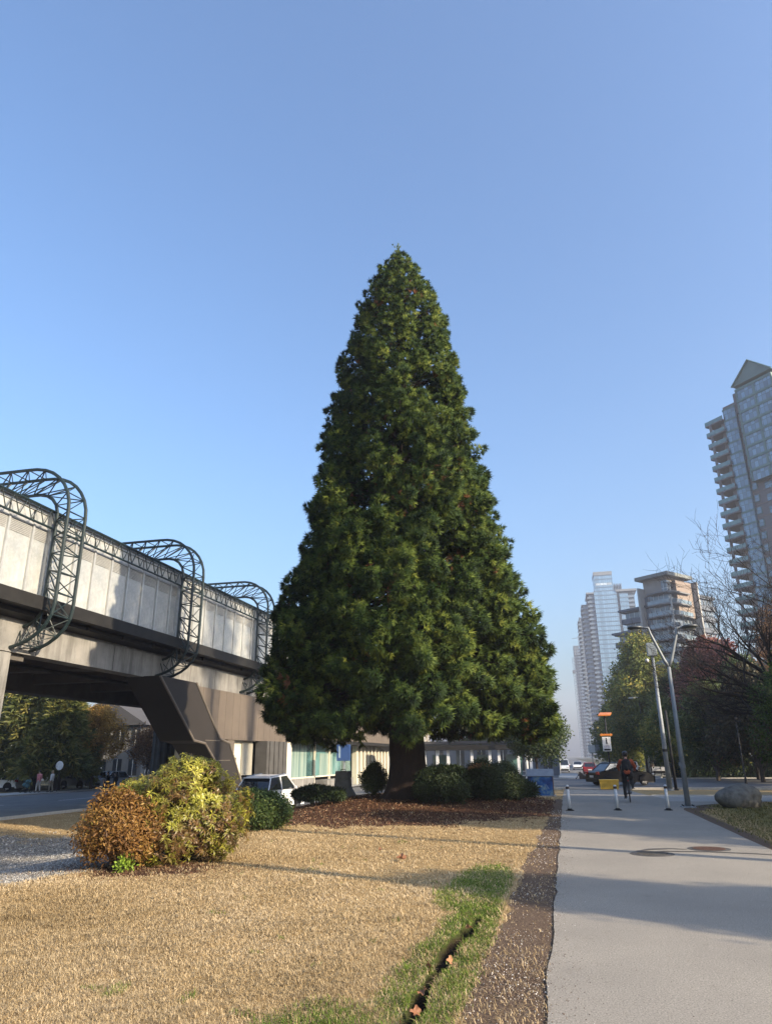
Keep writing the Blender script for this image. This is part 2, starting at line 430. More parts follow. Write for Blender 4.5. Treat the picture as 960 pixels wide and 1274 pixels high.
kerb([(9, 72.2), (60, 72.2)]); kerb([(-5.1, 76), (-5.1, 300)]); kerb([(8.7, 103), (8.7, 300)])
kerb([(8.7, 76), (8.7, 87.5), (22, 87.5)])
# painted marks
PAINT = M('road_paint', (.72, .72, .70), (.5, .5, .48), 12, .7)
for k in range(16): sheet('lane_line', -33.1, -32.95, -10+k*9, -6+k*9, .026, PAINT, 2, 1)
sheet('stop_line', 1.9, 2.3, 75.8, 76.2, .03, PAINT, 2, .4)
# median nose beyond the crossing road
mb = MB(); mb.prism([(-.9, 74.6), (.0, 73.2), (.55, 73.1), (1.1, 74.6), (1.1, 92), (-.9, 92)], T(0, 80)-.25, T(0, 78)+.16, 2)
tag(mb.build('median_kerb', KERB, bevel=.04), kind='structure')

# manhole, drain slots and the dark tar seam across the path
IRON = M('cast_iron', (.06, .055, .05), (.11, .10, .09), 30, .65, .3, bmp=.3)
TAR = M('tar_patch', (.045, .042, .04), (.075, .07, .065), 14, .8, bmp=.2)
e = empty('manhole_cover', (1.28, 13.92, .014), 0, 'round cast iron manhole cover set in the path', 'manhole cover')
MB().lathe([(.30, -.01), (.30, .006), (.27, .008), (.27, .004), (.0, .005)], n=40).build('lid', IRON, e)
MB().lathe([(.36, -.01), (.36, .003), (.31, .004)], n=40).build('frame', TAR, e)
mb = MB()
for a in range(-5, 6):
    l = math.sqrt(max(0, .25**2-(a*.045)**2)); mb.box((0, a*.045, .009), (2*l, .014, .006))
mb.build('ribs', IRON, e)
e = empty('drain_grate', (2.33, 14.78, .014), 0, 'rusty slotted drain grate sunk in the path beyond the manhole', 'drain grate')
RUST = M('rusty_iron', (.24, .12, .07), (.12, .07, .05), 20, .8, .2, bmp=.3)
MB().lathe([(.36, -.01), (.36, .003), (.0, .003)], n=32).build('frame', TAR, e)
mb = MB()
for a in range(-7, 8):
    l = math.sqrt(max(0, .27**2-(a*.036)**2)); mb.box((a*.036, 0, .008), (.016, 2*l, .008))
mb.build('slotted_lid', RUST, e)
def strip(name, pts, w, dz, mat, label, cat):
    vs_ = []; fs = []
    for i, (x, y) in enumerate(pts):
        ww = w[i] if hasattr(w, '__len__') else w
        vs_ += [(x, y-ww/2, T(x, y)+dz), (x, y+ww/2, T(x, y)+dz)]
        if i: fs.append((2*i-2, 2*i-1, 2*i+1, 2*i))
    return tag(MB().add(vs_, fs).build(name, mat), label, cat)
s1 = strip('tar_seam', [(1.0, 13.95), (1.06, 14.2), (1.3, 14.55), (1.7, 14.7), (1.95, 14.62)], [.05, .16, .18, .10, .03], .018, TAR, 'x', 'x')
s2 = strip('tar_seam', [(1.02, 14.0), (1.5, 14.28), (2.2, 14.33), (2.9, 14.2), (3.3, 14.05)], [.14, .08, .08, .07, .06], .019, TAR, 'x', 'x')
for s in (s1, s2):
    for k in ('label', 'category'): del s[k]
    s['kind'] = 'structure'

# ------------------------------------------------------------------ grass blades, pebbles
rng = np.random.default_rng(11)
def blades(N, umin, umax, v0, v1, keep, hgt, wid, lean, seed):
    r = np.random.default_rng(seed)
    # density falls with distance
    q = r.uniform(size=N); a = .75
    v = (v0**-a+(v1**-a-v0**-a)*q)**(-1/a)
    u = umin(v)+(umax(v)-umin(v))*r.uniform(size=N)
    k = keep(u, v) > r.uniform(size=N); u, v = u[k], v[k]; n = len(u)
    z = TT(u, v); ph = r.uniform(0, 2*math.pi, n)
    h = hgt*r.uniform(.35, 1.25, n)*(.35+.75*vnoise(u, v, 3.3, 9)+.55*vnoise(u, v, 11, 10)**2)*np.where(r.uniform(size=n) > .985, 1.9, 1); ln = lean*r.uniform(.3, 1.3, n)
    w = wid*np.maximum(1, v/5.5)*r.uniform(.7, 1.3, n)
    dx, dy = np.cos(ph), np.sin(ph)
    B = np.stack([u, v, z], -1); S = np.stack([-dy, dx, dx*0], -1)*w[:, None]*.5
    mid = B+np.stack([dx*ln*h*.45, dy*ln*h*.45, h*.6], -1)
    tip = B+np.stack([dx*ln*h*1.2, dy*ln*h*1.2, h*np.maximum(.25, 1-ln*.35)], -1)
    Vv = np.stack([B-S, B+S, mid+S*.7, tip, mid-S*.7], 1).reshape(-1, 3)
    o = np.arange(n)*5
    Ff = np.concatenate([np.stack([o, o+1, o+2], -1), np.stack([o, o+2, o+4], -1), np.stack([o+4, o+2, o+3], -1)])
    t = np.clip(r.uniform(0, 1, n)*.55+.25*vnoise(u, v, 1.3, 12)+.35*vnoise(u, v, .45, 15)-.08, 0, 1)
    return Vv, Ff, np.concatenate([t, t, t])
DRYB = leaf_mat('dry_grass_blades', [(0, (.18, .125, .06)), (.35, (.40, .295, .155)), (.7, (.57, .445, .27)), (1, (.70, .58, .40))], .25, .7, .15)
GRNB = leaf_mat('green_grass_blades', [(0, (.05, .085, .013)), (.45, (.12, .18, .024)), (.75, (.20, .25, .05)), (1, (.45, .38, .16))], .3, .6, .25)
def kdry(u, v):
    g_, m_, d_, gr = zones(u, v); c_ = np.abs(u-crack_u(v)) < crack_w(v)*1.1
    return np.clip(1-g_*.97, 0, 1)*np.clip(1-m_*.85, 0, 1)*np.clip(1-d_*.93, 0, 1)*(1-gr*.45)*(~c_)*(.30+.70*sm(vnoise(u, v, 1.1, 5)*.8+vnoise(u, v, 5, 3)*.6, .3, .8))
umn = lambda v: np.maximum(-1.0-.86*v, -24.5); umx = lambda v: v*0-.25
Vv, Ff, t = blades(520000, umn, umx, 4.2, 34, kdry, .040, .0045, 1.3, 1)
tag(mesh_np('dry_grass', Vv, Ff, DRYB, tint=t), 'short dry straw coloured grass covering the lawn', 'grass', kind='stuff')
def kgrn(u, v):
    g_, m_, d_, gr = zones(u, v); c_ = np.abs(u-crack_u(v)) < crack_w(v)*.95
    sp = (vnoise(u, v, 3.4, 21) > .93)*.35*(u < -1.8)
    return np.maximum(gr*(1-d_*.9)*(.25+.75*sm(vnoise(u, v, 4.5, 41)+.5*vnoise(u, v, 12, 42), .35, .95)), sp)*(~c_)
Vv, Ff, t = blades(190000, lambda v: np.maximum(-2.6-.25*v, -8), umx, 4.2, 16, kgrn, .055, .0048, .9, 2)
tag(mesh_np('green_grass', Vv, Ff, GRNB, tint=t), 'green grass along the crack in the lawn', 'grass', kind='stuff')
Vv, Ff, t = blades(70000, lambda v: 3.45+v*0, lambda v: 3.8+np.minimum(v*.35, 12), 9, 29, lambda u, v: .8*(1-zones(u, v)[2]*.9)*(u > 3.5+np.where(v > 24.5, ((v-24.5)/5)**2*3.2, 0)), .06, .006, 1., 3)
tag(mesh_np('roadside_grass', Vv, Ff, leaf_mat('mixed_grass_blades', [(0, (.06, .07, .02)), (.5, (.17, .15, .05)), (1, (.36, .27, .13))], .25, .7, .2), tint=t), 'thin patchy grass on the right side of the path', 'grass', kind='stuff')
# pebbles
ov = np.array([(1, 0, 0), (-1, 0, 0), (0, 1, 0), (0, -1, 0), (0, 0, .7), (0, 0, -.7)], float)*.5
of = np.array([(0, 2, 4), (2, 1, 4), (1, 3, 4), (3, 0, 4), (2, 0, 5), (1, 2, 5), (3, 1, 5), (0, 3, 5)])
def pebbles(name, N, uf, v0, v1, keep, s0, s1, mat, label, seed):
    r = np.random.default_rng(seed); v = (v0**-.8+(v1**-.8-v0**-.8)*r.uniform(size=N))**(-1/.8); a, b = uf(v); u = a+(b-a)*r.uniform(size=N)
    k = keep(u, v) > r.uniform(size=N); u, v = u[k], v[k]; n = len(u)
    pos = np.stack([u, v, TT(u, v)+(.014 if name == 'path_grit' else .004)], -1); sc = (s0+(s1-s0)*r.uniform(size=n)**2.5)*np.maximum(1, v/9)
    Vv, Ff = scatter(ov, of, pos, rot_to(r.normal(size=(n, 3))*[.5, .5, 1], r), sc)
    return tag(mesh_np(name, Vv, Ff, mat, tint=np.repeat(r.uniform(size=n), 8)), label, 'gravel', kind='stuff')
STONE = leaf_mat('pebble_stone', [(0, (.06, .058, .055)), (.5, (.19, .18, .165)), (.85, (.34, .325, .30)), (1, (.50, .48, .45))], 0., .8, .3)
pebbles('gravel', 85000, lambda v: (np.maximum(-1-.88*v, -22), v*0-6.9), 7.5, 25, lambda u, v: zones(u, v)[0], .012, .035, STONE, 'pale grey gravel patch left of the bushes', 5)
CHIP = leaf_mat('dirt_chips', [(0, (.05, .035, .025)), (.55, (.15, .10, .07)), (.86, (.28, .22, .17)), (.93, (.6, .58, .54)), (1, (.72, .7, .67))], 0., .85, .3)
pebbles('gravel_chips', 26000, lambda v: (v*0-1.0, v*0-.2), 4.3, 24, lambda u, v: zones(u, v)[2]*(.25+.75*sm(vnoise(u, v, 2, 31), .35, .7)), .005, .016, CHIP, 'small pale stone chips on the bare dirt beside the path', 6)
pebbles('path_grit', 5200, lambda v: (v*0-.36, v*0+.16), 4.3, 24, lambda u, v: np.clip(1-(u+.3)/.42, 0, 1)**2.2+.02, .004, .011, CHIP, 'grit spilled over the left edge of the path', 8)
pebbles('path_grit', 2500, lambda v: (v*0-.1, v*0+3.4), 4.3, 22, lambda u, v: v*0+.35, .003, .008, CHIP, 'loose grit scattered over the path', 9)
# mulch litter under the big tree
lv = np.array([(0, -.5, 0), (.12, 0, .05), (0, .5, 0), (-.12, 0, .04)]); lf = np.array([(0, 1, 2), (0, 2, 3)])
r = np.random.default_rng(4); N = 26000; v = r.uniform(16, 34, N); u = r.uniform(-13, 1, N); k = (zones(u, v)[1]*(u < -.6)) > r.uniform(size=N); u, v = u[k], v[k]
n1_ = len(u); u = np.concatenate([u, r.normal(-6.5, .9, 2500)]); v = np.concatenate([v, r.normal(10.9, .55, 2500)])
n = len(u)
Vv, Ff = scatter(lv, lf, np.stack([u, v, TT(u, v)+.012+.02*r.uniform(size=n)], -1), rot_to(r.normal(size=(n, 3))*[.35, .35, 1], r), np.where(np.arange(n) < n1_, r.uniform(.05, .13, n), r.uniform(.02, .06, n)))
tag(mesh_np('needle_litter', Vv, Ff, leaf_mat('needle_litter_brown', [(0, (.03, .015, .010)), (.6, (.10, .048, .028)), (1, (.23, .13, .075))], 0, .8, .2), tint=np.repeat(r.uniform(size=n), 2)), 'reddish brown needle litter spread under the conifer', 'litter', kind='stuff')
# fallen leaves lying in the crack and on the lawn
LEAFB = leaf_mat('fallen_leaf_brown', [(0, (.11, .045, .025)), (.5, (.22, .095, .05)), (1, (.33, .17, .09))], .15, .6, .3)
def fallen_leaf(u, v, s, rz, tilt, dz, label, tint):
    rr = random.Random(int(u*100)+int(v*1000)); V_ = [(0, 0, 0)]; n = 20
    for i in range(n):
        a = 2*math.pi*i/n; k = abs(math.sin(2.5*a+.3)); rad = s*.8*(.35+.75*k**.8)*(.9+.2*rr.random())
        V_.append((rad*math.cos(a), rad*math.sin(a), s*.55*abs(math.sin(a))*(.6+.8*rr.random())))
    F_ = np.array([(0, i+1, (i+1) % n+1) for i in range(n)])
    o = mesh_np('fallen_leaf', np.array(V_), F_, LEAFB, tint=np.full(n, tint)+np.array([rr.uniform(-.15, .15) for _ in range(n)]))
    o.location = (u, v, T(u, v)+dz); o.rotation_euler = (tilt, tilt*.4, rz)
    return tag(o, label, 'leaf', 'fallen leaves')
fallen_leaf(-1.10, 5.32, 0.0468, .4, .7, .02, 'brown dry leaf in the crack at the bottom edge of the lawn', .5)
fallen_leaf(-1.13, 5.75, 0.0432, 1.9, -.5, .02, 'curled reddish leaf in the crack, second from the picture bottom', .7)
fallen_leaf(-1.20, 6.35, 0.0432, 2.4, .9, .03, 'upright orange brown leaf left of the crack bend', .6)
fallen_leaf(-1.06, 6.50, 0.0446, .9, 1.0, .04, 'upright pale brown leaf right of the crack bend', .9)
fallen_leaf(-1.06, 7.75, 0.0432, 3., .8, .03, 'light tan leaf at the far end of the crack', 1.)
fallen_leaf(-1.14, 5.05, 0.0396, 5., -.8, .02, 'dark brown leaf folded in the crack at the very bottom', .2)
fallen_leaf(-2.75, 12.4, .10, 0, .3, .04, 'lone orange leaf lying on the dry lawn', .8)
fallen_leaf(-3.4, 13.6, 0.0504, 1, .3, .03, 'small brown leaf on the dry lawn before the conifer', .4)

# ================================================================== ELEVATED STATION
GREEN_STEEL = M('green_painted_steel', (.007, .019, .021), (.005, .014, .016), 8, .5, .0)
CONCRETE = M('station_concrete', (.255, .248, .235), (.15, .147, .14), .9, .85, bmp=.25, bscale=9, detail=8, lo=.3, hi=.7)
def streaked(m):
    nt = m.node_tree; p = next(n for n in nt.nodes if n.type == 'BSDF_PRINCIPLED'); src = p.inputs['Base Color'].links[0].from_socket
    tc = nt.nodes.new('ShaderNodeTexCoord'); mp = nt.nodes.new('ShaderNodeMapping'); mp.inputs['Scale'].default_value = (1, 1, .09); nt.links.new(tc.outputs['Object'], mp.inputs[0])
    n = noise(nt, 2.6, 6, .7, mp.outputs[0]); k = ramp(nt, n, [(.36, (.55, .54, .52)), (.56, (1, 1, 1)), (.72, (1.0, .97, .93))])
    x = nt.nodes.new('ShaderNodeMix'); x.data_type = 'RGBA'; x.blend_type = 'MULTIPLY'; x.inputs[0].default_value = 1
    nt.links.new(src, x.inputs[6]); nt.links.new(k, x.inputs[7]); nt.links.new(x.outputs[2], p.inputs['Base Color'])
streaked(CONCRETE)
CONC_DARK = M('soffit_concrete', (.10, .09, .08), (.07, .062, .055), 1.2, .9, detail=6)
FASCIA = M('dark_fascia_metal', (.022, .021, .02), (.015, .0145, .014), 2, .6, spec=.2)
MULL = M('aluminium_frame', (.42, .43, .43), (.34, .35, .35), 5, .4, .3)
def panel_glass():
    m, nt, p, out = node_mat('wired_glass_panel')
    n = noise(nt, .9, 5); n2 = noise(nt, 5, 3)
    c = ramp(nt, n, [(.35, (.27, .285, .285)), (.65, (.39, .39, .37))])
    c2 = ramp(nt, n2, [(.45, (0, 0, 0)), (.75, (.25, .25, .25))])
    mm = nt.nodes.new('ShaderNodeMix'); mm.data_type = 'RGBA'; mm.blend_type = 'ADD'; mm.inputs[0].default_value = .25
    nt.links.new(c, mm.inputs[6]); nt.links.new(c2, mm.inputs[7]); nt.links.new(mm.outputs[2], p.inputs['Base Color'])
    p.inputs['Roughness'].default_value = .18; p.inputs['Specular IOR Level'].default_value = 1.
    return m
PGLASS = panel_glass()
LOUVRE = M('white_louvre', (.40, .40, .39), (.33, .33, .32), 6, .6)
FU = -20.0
st = empty('elevated_station', (FU, 40, T(FU, 40)), 0, 'long elevated train station with glass wall, concrete beam and green lattice hoops', 'train station')
ox, oy, oz = FU, 40, T(FU, 40)
def SM(f, name, mat, smooth=False, bevel=0., parent=None):
    mb = MB(); f(mb)
    mb.v = [(a-ox, b-oy, c_-oz) for a, b, c_ in mb.v]
    return mb.build(name, mat, parent or st, smooth, bevel)
VA, VB = 4.0, 96.0
SM(lambda m: m.prism([(-21.3, 5.6), (-20.5, 5.6), (-20.5, 6.8), (-20.62, 6.85), (-20.62, 7.2), (-21.3, 7.2)], VA, VB, 1), 'guideway_beam', CONCRETE)
for k in range(17): SM(lambda m: m.b2(-20.52, -20.496, VA+4.9+k*5.25, VA+4.94+k*5.25, 5.62, 6.79), 'beam_joint', FASCIA)
SM(lambda m: (m.prism([(-20.58, 6.9), (-20.0, 7.0), (-20.0, 7.16), (-20.58, 7.16)], VA, VB, 1),
              m.prism([(-20.6, 7.2), (-19.45, 7.2), (-19.45, 7.72), (-20.6, 7.72)], VA, VB, 1)), 'deck_fascia', FASCIA)
for k in range(30): SM(lambda m: m.b2(-20.45, -19.9, VA+1.7+k*2.66, VA+1.8+k*2.66, 7.0, 7.2), 'ledge_bracket', FASCIA)
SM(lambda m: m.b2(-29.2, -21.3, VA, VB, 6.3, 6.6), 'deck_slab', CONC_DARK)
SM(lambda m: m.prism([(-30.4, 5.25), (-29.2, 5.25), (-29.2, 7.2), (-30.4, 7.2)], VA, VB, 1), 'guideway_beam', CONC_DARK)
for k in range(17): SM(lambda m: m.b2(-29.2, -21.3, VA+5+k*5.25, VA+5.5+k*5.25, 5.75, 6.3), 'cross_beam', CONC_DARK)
SM(lambda m: (m.tube([(-24.5, VA, 5.9), (-24.5, VB, 5.9)], .07, 8), m.tube([(-23.2, VA+20, 5.6), (-23.2, VA+32, 5.6)], .09, 8), m.tube([(-23.2, VA+20, 5.6), (-23.2, VA+20, 6.3)], .09, 8)), 'service_pipe', FASCIA)
# glass wall: one panel per bay
P = 1.334; v0 = 22.80-P*12
gp = MB().b2(-.02, .02, .06, P-.06, 0, 2.62); 
proto_p = gp.build('glass_panel', PGLASS, st); proto_p.location = (FU-ox, v0-oy, 7.86-oz)
lb = MB()
for k in range(7): lb.box((.045, P/2, 2.18+k*.068), (.02, P-.2, .028))
proto_l = lb.build('louvre', LOUVRE, proto_p)
mbm = MB(); mbm.b2(-.07, .10, -.05, .05, -.1, 2.8); proto_m = mbm.build('mullion', MULL, st); proto_m.location = (FU-ox, v0-oy, 7.86-oz)
cl = MB().b2(-.02, .02, .05, P-.05, 0, .5); proto_c = cl.build('clerestory_pane', PGLASS, st); proto_c.location = (FU-ox-.02, v0-oy, 10.66-oz)
NP = 60
for k in range(1, NP):
    for pr in (proto_p, proto_m, proto_c):
        c_ = pr.copy(); COL.objects.link(c_); c_.parent = st; c_.location = pr.location+Vector((0, k*P, 0))
        if pr is proto_p:
            l_ = proto_l.copy(); COL.objects.link(l_); l_.parent = c_
            if k % 5 in (1, 4): l_.scale = (1, 1, .995)
SM(lambda m: (m.b2(FU-.1, FU+.12, v0, v0+NP*P, 7.72, 7.86), m.b2(FU-.1, FU+.05, v0, v0+NP*P, 10.5, 10.64), m.b2(FU-.1, FU+.05, v0, v0+NP*P, 11.18, 11.28)), 'wall_rail', MULL)
SM(lambda m: m.prism([(-20.05, 11.28), (-19.9, 11.34), (-25, 11.9), (-30.1, 11.34), (-29.95, 11.28), (-25, 11.8)], VA, VB, 1), 'roof', LOUVRE)
SM(lambda m: m.b2(-30.1, -30.0, VA, VB, 7.2, 11.28), 'rear_wall', PGLASS)
# lattice girder along the eaves
def girder(m, va, vb):
    A_ = [(-19.72, 11.36), (-19.72, 10.62), (-19.95, 11.42)]
    for (a, b) in A_: m.tube([(a, va, b), (a, vb, b)], .05, 8)
    n = int((vb-va)/.66); 
    for i in range(n):
        p0 = va+(vb-va)*i/n; p1 = va+(vb-va)*(i+.5)/n; p2 = va+(vb-va)*(i+1)/n
        m.tube([(-19.72, p0, 10.62), (-19.72, p1, 11.36), (-19.72, p2, 10.62)], .026, 6, False)
        if i % 2 == 0: m.tube([(-19.72, p1, 11.36), (-19.95, p2, 11.42)], .022, 6, False)
HV = [13.3, 23.75, 34.25, 44.6, 55.0, 65.5, 76.]
for k in range(len(HV)-1): SM(lambda m: girder(m, HV[k]+.0, HV[k+1]), 'eaves_girder', GREEN_STEEL)
SM(lambda m: girder(m, VA+2, HV[0]), 'eaves_girder', GREEN_STEEL)
def hoop_path(off):
    """closed-ish hoop in the (u,z) plane, off = distance out from the inner chord"""
    o = off; P_ = []
    top_in, out_in, bot_in, r_ = 12.25, -19.72, 6.6, 1.0
    L_ = -30.3; lo = L_-o
    uo = out_in+o; zt = top_in+o; zb = bot_in-o*.95; rr = r_+o
    # bottom return under the deck on the near side
    P_.append((-21.0-.2*o, 6.25-o*.62))
    for i in range(1, 10):
        a = -math.pi*.60+math.pi*.60*i/9
        P_.append((uo-1.15*rr*(1-math.cos(a)) if True else 0, 7.35+(7.35-zb)*math.sin(a)))
    P_.append((uo, 9)); 
    for i in range(10):
        a = math.pi/2*i/9; P_.append((uo-rr*(1-math.cos(a)), zt-rr*(1-math.sin(a))))
    n = 8
    for i in range(1, n): P_.append((uo-rr+(lo+rr-(uo-rr))*i/n, zt))
    for i in range(10):
        a = math.pi/2*(1-i/9); P_.append((lo+rr*(1-math.cos(a)), zt-rr*(1-math.sin(a))))
    P_.append((lo, 9)); P_.append((lo, 7.3))
    return P_
def resample(P_, n):
    P_ = np.array(P_); d = np.concatenate([[0], np.cumsum(np.linalg.norm(np.diff(P_, axis=0), axis=1))]); s = np.linspace(0, d[-1], n)
    return np.stack([np.interp(s, d, P_[:, 0]), np.interp(s, d, P_[:, 1])], -1)
def hoop(m, v):
    n = 62; inn = resample(hoop_path(0.), n); outr = resample(hoop_path(.95), n)
    a = [(x, v, z) for x, z in inn]; b = [(x, v-.55, z) for x, z in outr]; c_ = [(x, v+.55, z) for x, z in outr]
    for ch in (a, b, c_): m.tube(ch, .072, 8)
    for i in range(0, n-1):
        if i % 2 == 0:
            m.tube([a[i], b[i+1]], .028, 5, False); m.tube([a[i], c_[i+1]], .028, 5, False); m.tube([b[i+1], c_[i+1]], .026, 5, False)
        else:
            m.tube([a[i+1], b[i]], .028, 5, False); m.tube([a[i+1], c_[i]], .028, 5, False); m.tube([b[i], c_[min(i+2, n-1)]], .022, 5, False)
for k, v in enumerate(HV):
    SM(lambda m: hoop(m, v), 'lattice_hoop', GREEN_STEEL)
    SM(lambda m: m.b2(-21.5, -20.72, v-.55, v+.55, 5.35, 5.75), 'hoop_bracket', CONC_DARK)
    SM(lambda m: m.b2(FU-.12, FU+.16, v-.1, v+.1, 7.72, 11.3), 'hoop_post', MULL)
# columns
def column_(m, u0, u1, va, vb, z1): m.prism([(u0, va), (u1, va), (u1, vb), (u0, vb)], T(-21, va)-.3, z1, 2)
SM(lambda m: m.b2(-22.3, -20.55, 21.6, 23.42, -1.3, 5.6), 'column', CONCRETE, bevel=.05)
SM(lambda m: m.b2(-22.3, -20.55, 7.0, 8.8, -1.3, 5.6), 'column', CONCRETE, bevel=.05)
def fluted(m, u, v, r, z0, z1, n=72):
    poly = []
    for i in range(n):
        a = 2*math.pi*i/n; q = r*(1-.07*(1 if (i//3) % 2 else 0)); poly.append((u+q*math.cos(a), v+q*math.sin(a)))
    m.prism(poly, z0, z1, 2)
RIB = M('ribbed_dark_concrete', (.07, .067, .064), (.045, .043, .04), 1.5, .9, bmp=.3, detail=6)
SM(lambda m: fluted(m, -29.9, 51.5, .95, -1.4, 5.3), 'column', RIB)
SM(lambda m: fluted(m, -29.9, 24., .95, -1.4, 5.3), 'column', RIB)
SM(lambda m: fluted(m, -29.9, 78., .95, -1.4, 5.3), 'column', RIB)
# stair enclosure coming down at the near face
STAIR = M('stair_brown_panel', (.020, .016, .014), (.016, .013, .011), 1.1, .85, detail=5)  # dark brown, lowered further so the overhang's shade sits in the colour
poly = [(32.6, 5.62), (36.4, 5.62), (39.7, 2.72), (41.0, 2.52), (44.0, -1.0), (39.4, -1.0), (39.3, 1.5), (37.9, 2.45), (36.6, 2.58)]
SM(lambda m: m.prism(poly, -21.6, -19.55, 0), 'stair_enclosure', STAIR)
def cop(m, pts, w=.07):
    for a, b in zip(pts[:-1], pts[1:]):
        m.tube([(-19.55, a[0], a[1]), (-19.55, b[0], b[1])], w, 6)
COPE = M('stair_coping', (.13, .11, .09), (.10, .085, .07), 3, .7)
SM(lambda m: (cop(m, [(36.4, 5.6), (39.7, 2.72), (41.0, 2.52), (44.0, -.95)]), cop(m, [(32.6, 5.6), (36.6, 2.58), (37.9, 2.45), (39.3, 1.5), (39.35, 0)])), 'stair_coping', COPE)
SM(lambda m: (m.b2(-19.56, -19.53, 39.4, 41.2, 1.52, 1.56), m.b2(-19.56, -19.53, 37.9, 39.7, 2.6, 2.64)), 'panel_joint', COPE)
# street level building under the platform
TANP = M('tan_wall_panel', (.115, .092, .072), (.095, .076, .06), .8, .8, bmp=.1, detail=5)  # tan deepened to carry the deck's shade above the bright cream wall
CREAM = M('cream_wall', (.62, .57, .45), (.54, .50, .40), 1.2, .75, detail=5)
SM(lambda m: [m.b2(-20.9, -20.25, 36.6+k*1.02, 37.6+k*1.02, 2.75, 5.6) for k in range(58)], 'wall_panelling', TANP)
SM(lambda m: m.b2(-22.0, -20.7, 39.0, 47.0, -1.1, 2.75), 'cream_wall', CREAM)
SM(lambda m: m.b2(-20.7, -20.3, 42.3, 43.3, -1.1, 2.75), 'pilaster', TANP)
SM(lambda m: m.b2(-20.69, -20.6, 44.1, 44.3, .9, 1.7), 'wall_light', FASCIA)
SM(lambda m: m.b2(-20.72, -20.64, 44.15, 44.2, -1.0, .9), 'conduit', FASCIA)
SM(lambda m: (m.b2(-20.72, -20.62, 45.2, 46.9, .2, 2.6), m.prism([(45.5, .2), (46.6, .2), (46.9, .6), (45.2, .6)], -20.72, -20.62, 0)), 'grey_door', M('grey_door_paint', (.30, .28, .23), (.25, .24, .2), 2, .6))
SM(lambda m: [m.b2(-20.6+.0, -19.75+(.06 if k % 2 else 0), 47.3+k*.42, 47.7+k*.42, -1.1, 2.75) for k in range(9)], 'ribbed_pier', RIB)
SM(lambda m: m.b2(-20.8, -19.9, 51.3, 52.4, -1.1, 2.75), 'pilaster', CREAM)
TEAL = glass_mat('storefront_glass', (.13, .26, .25), .06, 0, 1.2, (.04, .09, .09))
CURT = M('pale_teal_curtain', (.30, .44, .43), (.13, .25, .26), 2.2, .8)
def curtain_mat():
    m, nt, p, out = node_mat('curtain_stripes')
    tc = nt.nodes.new('ShaderNodeTexCoord'); mp = nt.nodes.new('ShaderNodeMapping'); mp.inputs['Scale'].default_value = (1, 3.2, .05)
    nt.links.new(tc.outputs['Object'], mp.inputs[0]); n = noise(nt, 1.6, 4, .7, mp.outputs[0])
    nt.links.new(ramp(nt, n, [(.3, (.05, .11, .11)), (.5, (.21, .30, .275)), (.7, (.38, .41, .34))]), p.inputs['Base Color'])
    p.inputs['Roughness'].default_value = .15; p.inputs['Specular IOR Level'].default_value = .8
    return m
CURTS = curtain_mat()
SM(lambda m: m.b2(-20.7, -20.5, 52.4, 57.4, .15, 2.75), 'shop_window', CURTS)
SM(lambda m: m.b2(-20.7, -20.5, 57.4, 58.9, .15, 2.75), 'shop_window', TEAL)
SM(lambda m: m.b2(-20.7, -20.5, 59.1, 67.4, .15, 2.75), 'shop_window', TEAL)
SM(lambda m: m.b2(-20.64, -20.45, 60.6, 64.2, .15, 2.0), 'window_display', CURTS)
SM(lambda m: (m.b2(-20.6, -20.3, 52.4, 58.9, -1.1, .12), m.b2(-20.5, -19.4, 59.6, 67.2, -1.05, -.1)), 'planter_wall', CONCRETE)
SM(lambda m: [m.b2(-20.45, -20.3, a, a+.16, -1.1, 2.75) for a in (58.9, 62.9, 67.4, 52.4)]+[m.b2(-20.45, -20.32, 52.4, 67.5, .12, .22)], 'window_frame', CREAM)
SM(lambda m: m.b2(-21, -20.8, 67.6, 71.2, -1.1, 2.75), 'entrance_door', TEAL)
SM(lambda m: [m.b2(-20.7, -20.2, 71.3+k*1.45, 71.75+k*1.45, -1.1, 2.75) for k in range(15)], 'cream_fin', CREAM)
SM(lambda m: m.b2(-22., -20.9, 47.0, VB, -1.1, 2.74), 'inner_wall', M('dark_interior', (.05, .045, .04), (.03, .03, .03), 1, .9))
SM(lambda m: m.b2(-20.9, -19.0, 52, VB, 2.78, 3.05), 'canopy', FASCIA)

# ================================================================== TREES AND SHRUBS
BARK_R = M('red_fibrous_bark', (.030, .017, .013), (.016, .010, .008), 5, .95, bmp=.9, bscale=22)
BARK_G = M('grey_brown_bark', (.10, .08, .062), (.055, .045, .037), 6, .95, bmp=.6, bscale=30)
BARK_D = M('dark_bark', (.035, .028, .025), (.022, .018, .016), 6, .95, bmp=.4, bscale=30)
